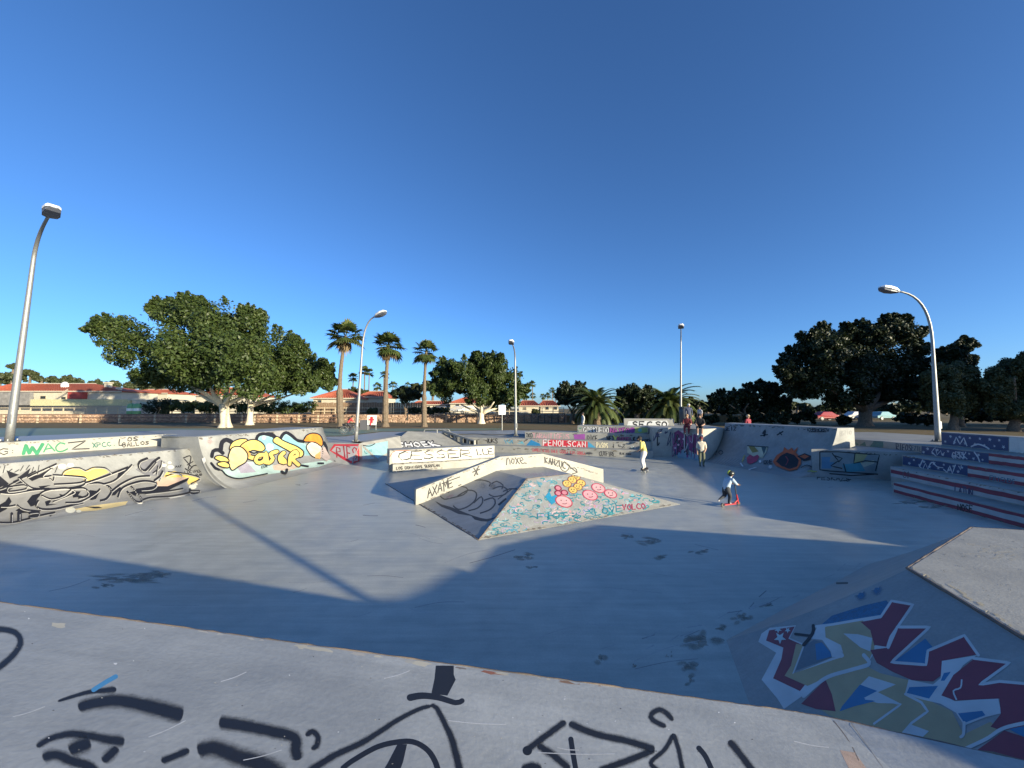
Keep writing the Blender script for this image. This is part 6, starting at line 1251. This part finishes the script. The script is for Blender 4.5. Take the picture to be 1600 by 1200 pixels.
STAND = dict(pelvis=(0, 0, .53), spine=(0, 0, .62), chest=(0, 0, .73), neck=(0, 0, .825), jaw=(0, .012, .87), head=(0, .012, .925), crown=(0, .008, .965),
             sL=(-.105, 0, .795), eL=(-.135, -.015, .63), wL=(-.135, .03, .485), hL=(-.135, .045, .435), sR=(.105, 0, .795), eR=(.135, -.015, .63), wR=(.135, .03, .485), hR=(.135, .045, .435),
             pL=(-.05, 0, .50), kL=(-.058, .015, .275), aL=(-.058, -.01, .05), tL=(-.062, .085, .018), pR=(.05, 0, .50), kR=(.058, .015, .275), aR=(.058, -.01, .05), tR=(.062, .085, .018))
RAD = dict(pelvis=.075, spine=.070, chest=.080, neck=.032, jaw=.042, head=.058, crown=.042, s=.045, e=.030, w=.022, h=.022, p=.058, k=.042, a=.028, t=.024)
def person(loc, h, label, pose={}, face=0.0, shirt=(.5, .5, .5), legs=(.1, .1, .1), shoe=(.05, .05, .05), hair=(.02, .015, .012), sleeve='short', bare_legs=False, cap=None, fat=1.0, lift=0.0):
    loc = Vector(loc); t = thing('person', label, 'person', loc, 'people in the park'); t.rotation_euler.z = face
    J = {}
    for k, v_ in {**STAND, **pose}.items():
        r = RAD.get(k, RAD.get(k[0], .04)) * h * (fat if k[0] in 'pske' and k not in ('pelvis',) or k in ('pelvis', 'spine', 'chest') else 1); J[k] = (Vector(v_) * h + Vector((0, 0, lift)), r)
    bones = [('pelvis', 'spine'), ('spine', 'chest'), ('chest', 'neck'), ('neck', 'jaw'), ('jaw', 'head'), ('head', 'crown')]; bm_ = {('pelvis', 'spine'): 1, ('spine', 'chest'): 1, ('chest', 'neck'): 1}
    for s in 'LR':
        bones += [('chest', 's' + s), ('s' + s, 'e' + s), ('e' + s, 'w' + s), ('w' + s, 'h' + s), ('pelvis', 'p' + s), ('p' + s, 'k' + s), ('k' + s, 'a' + s), ('a' + s, 't' + s)]
        bm_[('chest', 's' + s)] = 1; bm_[('s' + s, 'e' + s)] = 1; bm_[('e' + s, 'w' + s)] = 1 if sleeve == 'long' else 0; bm_[('pelvis', 'p' + s)] = 2; bm_[('p' + s, 'k' + s)] = 2; bm_[('k' + s, 'a' + s)] = 0 if bare_legs else 2; bm_[('a' + s, 't' + s)] = 3
        hv_, wv = J['h' + s][0], J['w' + s][0]; d = (hv_ - wv).normalized(); sd_ = d.orthogonal().normalized(); q = d.cross(sd_)
        for i in range(4): f_ = 'f%d%s' % (i, s); J[f_] = (hv_ + d * h * (.040 + .008 * (i in (1, 2))) + sd_ * h * .011 * (i - 1.5) + q * h * .012, h * .0056); bones.append(('h' + s, f_))
        J['th' + s] = (hv_ + d * h * .008 + sd_ * h * .032 + q * h * .010, h * .0064); bones.append(('w' + s, 'th' + s))
    J['nose'] = (J['head'][0] + Vector((0, h * .066, -h * .018)), h * .010); bones.append(('head', 'nose'))
    mk = lambda n_, c: simple(n_, c, .8, 0, .12, 30)
    skinned('body', J, bones, [SKIN, mk('shirt_cloth', shirt), mk('trouser_cloth', legs), mk('shoe', shoe)], bm_, t)
    hc = J['head'][0]; R_ = h * .064; M = t.matrix_basis
    def child(n_, g, mat): 
        me = bpy.data.meshes.new(n_); me.from_pydata(g.v, [], g.f); me.materials.append(mat); me.polygons.foreach_set('use_smooth', [True] * len(me.polygons)); o = bpy.data.objects.new(n_, me); COL.objects.link(o); o.parent = t; return o
    g = MB(); g.ball(hc + Vector((0, -h * .010, h * .012)), R_, 12, 0, (.98, 1.08, 1.0), -12, 90); g.ball(hc + Vector((0, -h * .022, -h * .008)), R_ * .92, 12, 0, (.95, .85, .9), -60, 60); child('cap' if cap else 'hair', g, mk('cap_cloth' if cap else 'hair', cap or hair))
    if cap: g = MB(); g.box(hc + Vector((0, h * .075, h * .012)), (h * .08, h * .07, h * .012)); child('cap_peak', g, mk('cap_cloth', cap))
    g = MB()
    for sx in (-1, 1): g.ball(hc + Vector((sx * h * .022, h * .053, h * .002)), h * .008, 6)
    child('eyes', g, HAIR); g = MB()
    for sx in (-1, 1): g.ball(hc + Vector((sx * h * .060, 0, -h * .008)), h * .014, 6, 0, (.4, .8, 1.2))
    child('ears', g, SKIN); g = MB(); g.box(hc + Vector((0, h * .056, -h * .036)), (h * .03, h * .01, h * .006)); child('mouth', g, simple('lips', (.30, .12, .10), .5))
    return t
# skateboarder
sp = at_z(1007, 737, 0)
person(sp, 1.60, 'skateboarder in a yellow top and white trousers rolling across the floor', dict(kL=(-.085, .06, .27), aL=(-.11, -.01, .05), tL=(-.125, .075, .02), kR=(.06, .07, .28), aR=(.10, .0, .05), tR=(.085, .09, .02), pelvis=(0, -.02, .51), pL=(-.05, -.02, .48), pR=(.05, -.02, .48), chest=(-.01, .05, .72), spine=(0, .02, .61), neck=(-.012, .085, .80), jaw=(-.015, .11, .845), head=(-.02, .125, .895), crown=(-.02, .13, .935), sL=(-.11, .05, .785), sR=(.095, .06, .785), eL=(-.165, .03, .65), wL=(-.13, .12, .56), hL=(-.115, .16, .54), eR=(.15, .03, .64), wR=(.15, .06, .49), hR=(.15, .08, .44)),
       face=radians(55), shirt=(.60, .52, .16), legs=(.66, .62, .58), shoe=(.05, .05, .05), fat=1.35, lift=.11)
sk_ = thing('skateboard', 'skateboard under the skater in the yellow top', 'skateboard', sp); sk_.rotation_euler.z = radians(55)
def local(n_, g, mat, par, smooth=False):
    me = bpy.data.meshes.new(n_); me.from_pydata(g.v, [], g.f); me.materials.append(mat)
    if smooth: me.polygons.foreach_set('use_smooth', [True] * len(me.polygons))
    o = bpy.data.objects.new(n_, me); COL.objects.link(o); o.parent = par; return o
g = MB(); xs_ = (-.40, -.36, -.28, 0, .28, .36, .40); zs_ = (.14, .12, .095, .092, .095, .12, .14); wd = (.05, .09, .10, .10, .10, .09, .05); v = []
for x, z, w in zip(xs_, zs_, wd): v += [(x, -w, z), (x, w, z), (x, w, z + .012), (x, -w, z + .012)]
f = [(i * 4 + k, i * 4 + (k + 1) % 4, i * 4 + 4 + (k + 1) % 4, i * 4 + 4 + k) for i in range(6) for k in range(4)] + [(3, 2, 1, 0), (24, 25, 26, 27)]; g.add(v, f); local('deck', g, simple('grip_tape', (.04, .035, .03), .8), sk_)
for x in (-.24, .24):
    g = MB(); g.tube([(x, -.09, .055), (x, .09, .055)], .012, 6); g.box((x, 0, .075), (.06, .06, .035)); local('truck', g, M_STEEL, sk_)
    for y in (-.085, .085): g = MB(); g.tube([(x, y - .02, .03), (x, y + .02, .03)], .029, 10); local('wheel', g, simple('wheel_white', (.7, .68, .62), .5), sk_)
# child on a scooter (seen from behind, pushing to the right and away)
kp = at_z(1137, 791, 0); KH = 1.12; kf = radians(-72)
person(kp, KH, 'child in a pale blue shirt and helmet pushing a red scooter', dict(pelvis=(0, -.05, .50), spine=(0, .0, .58), chest=(0, .075, .67), neck=(0, .125, .755), jaw=(0, .15, .80), head=(0, .165, .855), crown=(0, .17, .90), sL=(-.11, .09, .735), sR=(.11, .09, .735), eL=(-.15, .16, .62), wL=(-.12, .27, .585), hL=(-.11, .31, .58), eR=(.15, .16, .62), wR=(.12, .27, .585), hR=(.11, .31, .58), pL=(-.05, -.05, .47), kL=(-.07, -.01, .27), aL=(-.07, -.20, .19), tL=(-.07, -.26, .13), pR=(.05, -.05, .47), kR=(.05, .05, .28), aR=(.03, .01, .09), tR=(.03, .10, .065)),
       face=kf, shirt=(.40, .50, .58), legs=(.035, .04, .05), shoe=(.5, .48, .46), fat=1.3, lift=.0, cap=None)
kid = [o for o in bpy.data.objects if o.get('label', '').startswith('child in a pale')][0]
hc = Vector((0, .165, .855)) * KH; g = MB(); g.ball(hc + Vector((0, -.005, .025)), KH * .088, 14, 0, (.95, 1.15, .95), -18, 90); local('helmet', g, simple('helmet_black', (.03, .035, .03), .3), kid, True)
g = MB(); g.ball(hc + Vector((-.012, -.035, .03)), KH * .082, 14, 0, (.55, 1.05, 1.0), -5, 80); local('helmet_stripe', g, simple('helmet_lime', (.36, .44, .05), .4), kid, True)
sc_ = thing('kick_scooter', 'red kick scooter under the helmeted child', 'scooter', kp); sc_.rotation_euler.z = kf; SR = simple('scooter_red', (.45, .03, .035), .4)
g = MB(); g.box((.03 * KH, .02, .075), (.12, .46, .03)); g.tube([(.03 * KH, .22, .075), (.03 * KH, .32, .14), (.03 * KH, .36, .18)], .025, 8); local('deck', g, SR, sc_)
g = MB(); g.tube([(.03 * KH, .385, .06), (.03 * KH, .355, .24)], .03, 8); g.tube([(.03 * KH, .355, .2), (.03 * KH, .335, .34)], .024, 8); local('fork', g, SR, sc_)
g = MB(); g.tube([(.03 * KH, .335, .30), (.0, .315, .66)], .016, 8); local('stem', g, M_DARKSTEEL, sc_); g = MB(); g.tube([(-.19, .33, .66), (.19, .33, .66)], .014, 8); local('handlebar', g, M_DARKSTEEL, sc_)
for y in (-.23, .395): g = MB(); g.tube([(.03 * KH - .017, y, .06), (.03 * KH + .017, y, .06)], .06, 14); local('wheel', g, M_DARKSTEEL, sc_)
# standing youth below the purple wall
person(at_z(1097, 729, 0), 1.55, 'standing youth in a cream shirt below the purple wall', dict(wL=(-.10, .07, .52), hL=(-.08, .09, .50), aL=(-.04, 0, .05), tL=(-.05, .085, .018)), face=radians(160), shirt=(.62, .56, .44), legs=(.12, .13, .08), cap=(.14, .02, .03), fat=1.15)
SIT = dict(pelvis=(0, -.02, .06), spine=(0, 0, .15), chest=(0, .04, .26), neck=(0, .06, .35), jaw=(0, .08, .39), head=(0, .09, .445), crown=(0, .09, .485), sL=(-.105, .04, .32), sR=(.105, .04, .32), eL=(-.14, .06, .17), wL=(-.10, .17, .13), hL=(-.08, .21, .12), eR=(.14, .06, .17), wR=(.10, .17, .13), hR=(.08, .21, .12), pL=(-.055, 0, .055), kL=(-.07, .23, .06), aL=(-.06, .22, -.16), tL=(-.06, .30, -.19), pR=(.055, 0, .055), kR=(.07, .23, .06), aR=(.07, .23, -.16), tR=(.07, .31, -.19))
fc = math.atan2(-(-.86), -.5)
person((10.55, 22.35, 1.81), 1.65, 'person in dark red sitting on the purple wall, left of two', SIT, face=radians(150), shirt=(.14, .02, .03), legs=(.20, .03, .04), hair=(.25, .15, .08), fat=1.15)
person((10.95, 21.62, 1.81), 1.70, 'person in black sitting on the purple wall with bare legs hanging', SIT, face=radians(150), shirt=(.015, .015, .018), legs=(.02, .02, .025), bare_legs=True, shoe=(.6, .58, .55), fat=1.15)
q = at_y(1077, 668, 25.2); person((q.x, 25.2, 1.8), 1.52, 'standing man in navy with a pale cap beside the litter bin', {}, face=radians(170), shirt=(.05, .06, .11), legs=(.06, .06, .08), cap=(.6, .58, .52), sleeve='long', bare_legs=True, fat=1.1)
q = at_y(1094, 660, 28.5); person((q.x, 28.5, 1.8), 1.35, 'person in light grey standing behind the seated pair', {}, face=radians(120), shirt=(.40, .40, .44), legs=(.08, .08, .1))
q = at_y(1169, 661, 23.6); person((q.x, 23.6, 1.0), 1.62, 'person in maroon behind the top of the tall quarter pipe', {}, face=radians(200), shirt=(.22, .02, .04), legs=(.3, .16, .16), hair=(.4, .3, .2))
q = at_z(911, 668, 1.0); person((at_y(911, 660, 31).x, 31, 1.0), 1.68, 'person in white standing left of the feather palm', dict(kL=(-.06, .07, .28), aL=(-.06, .1, .05), tL=(-.06, .19, .02), kR=(.06, -.03, .28), aR=(.06, -.12, .06), tR=(.06, -.04, .02)), face=radians(100), shirt=(.62, .60, .55), legs=(.60, .58, .54), sleeve='long')
q = at_z(636, 662, 1.0); person(q, 1.7, 'person in black walking between the second and third palm', dict(kL=(-.06, .07, .28), aL=(-.06, .1, .05), tL=(-.06, .19, .02), kR=(.06, -.03, .28), aR=(.06, -.12, .06), tR=(.06, -.04, .02)), face=radians(90), shirt=(.015, .015, .015), legs=(.03, .03, .03), bare_legs=True)
# cyclist on the plaza
q = at_z(546, 678, 1.01); cf = radians(-60)
person(q, 1.5, 'cyclist in a red top riding across the plaza', dict(pelvis=(0, -.12, .56), spine=(0, -.07, .64), chest=(0, .02, .73), neck=(0, .09, .80), jaw=(0, .12, .84), head=(0, .135, .89), crown=(0, .14, .93), sL=(-.105, .04, .77), sR=(.105, .04, .77), eL=(-.14, .13, .66), wL=(-.13, .22, .60), hL=(-.13, .25, .59), eR=(.14, .13, .66), wR=(.13, .22, .60), hR=(.13, .25, .59), pL=(-.05, -.11, .54), kL=(-.06, .08, .44), aL=(-.06, .03, .22), tL=(-.06, .10, .19), pR=(.05, -.11, .54), kR=(.06, .07, .34), aR=(.06, -.02, .13), tR=(.06, .05, .10)), face=cf, shirt=(.50, .05, .05), legs=(.03, .03, .04), shoe=(.1, .1, .1))
by = thing('bicycle', 'small dark bicycle ridden by the cyclist in red', 'bicycle', q); by.rotation_euler.z = cf
for y in (-.42, .42):
    g = MB(); ring = [(0, y + cos(a) * .29, .31 + sin(a) * .29) for a in np.linspace(0, 2 * pi, 25)]; g.tube(ring, .022, 6, cap=False); w0 = local('wheel', g, M_DARKSTEEL, by)
    g = MB()
    for k in range(6): a = pi * k / 6; g.tube([(0, y - cos(a) * .28, .31 - sin(a) * .28), (0, y + cos(a) * .28, .31 + sin(a) * .28)], .004, 4)
    local('spokes', g, M_STEEL, w0)
g = MB(); BBk, ST, HD, RW, FW = (0, -.03, .30), (0, -.14, .68), (0, .30, .72), (0, -.42, .31), (0, .42, .31)
for a, b in ((BBk, ST), (BBk, HD), (ST, HD), (RW, BBk), (RW, ST), (HD, FW)): g.tube([a, b], .018, 6)
local('frame', g, simple('bike_paint', (.04, .04, .05), .4), by); g = MB(); g.tube([HD, (0, .29, .84)], .014, 6); g.tube([(-.22, .30, .86), (.22, .30, .86)], .014, 6); local('handlebar', g, M_DARKSTEEL, by); g = MB(); g.box((0, -.16, .76), (.12, .24, .05)); g.tube([ST, (0, -.16, .75)], .014, 6); local('saddle', g, M_DARKSTEEL, by)
g = MB(); g.tube([(-.14, .02, .2), (.14, -.05, .32)], .012, 6); local('pedals', g, M_STEEL, by)
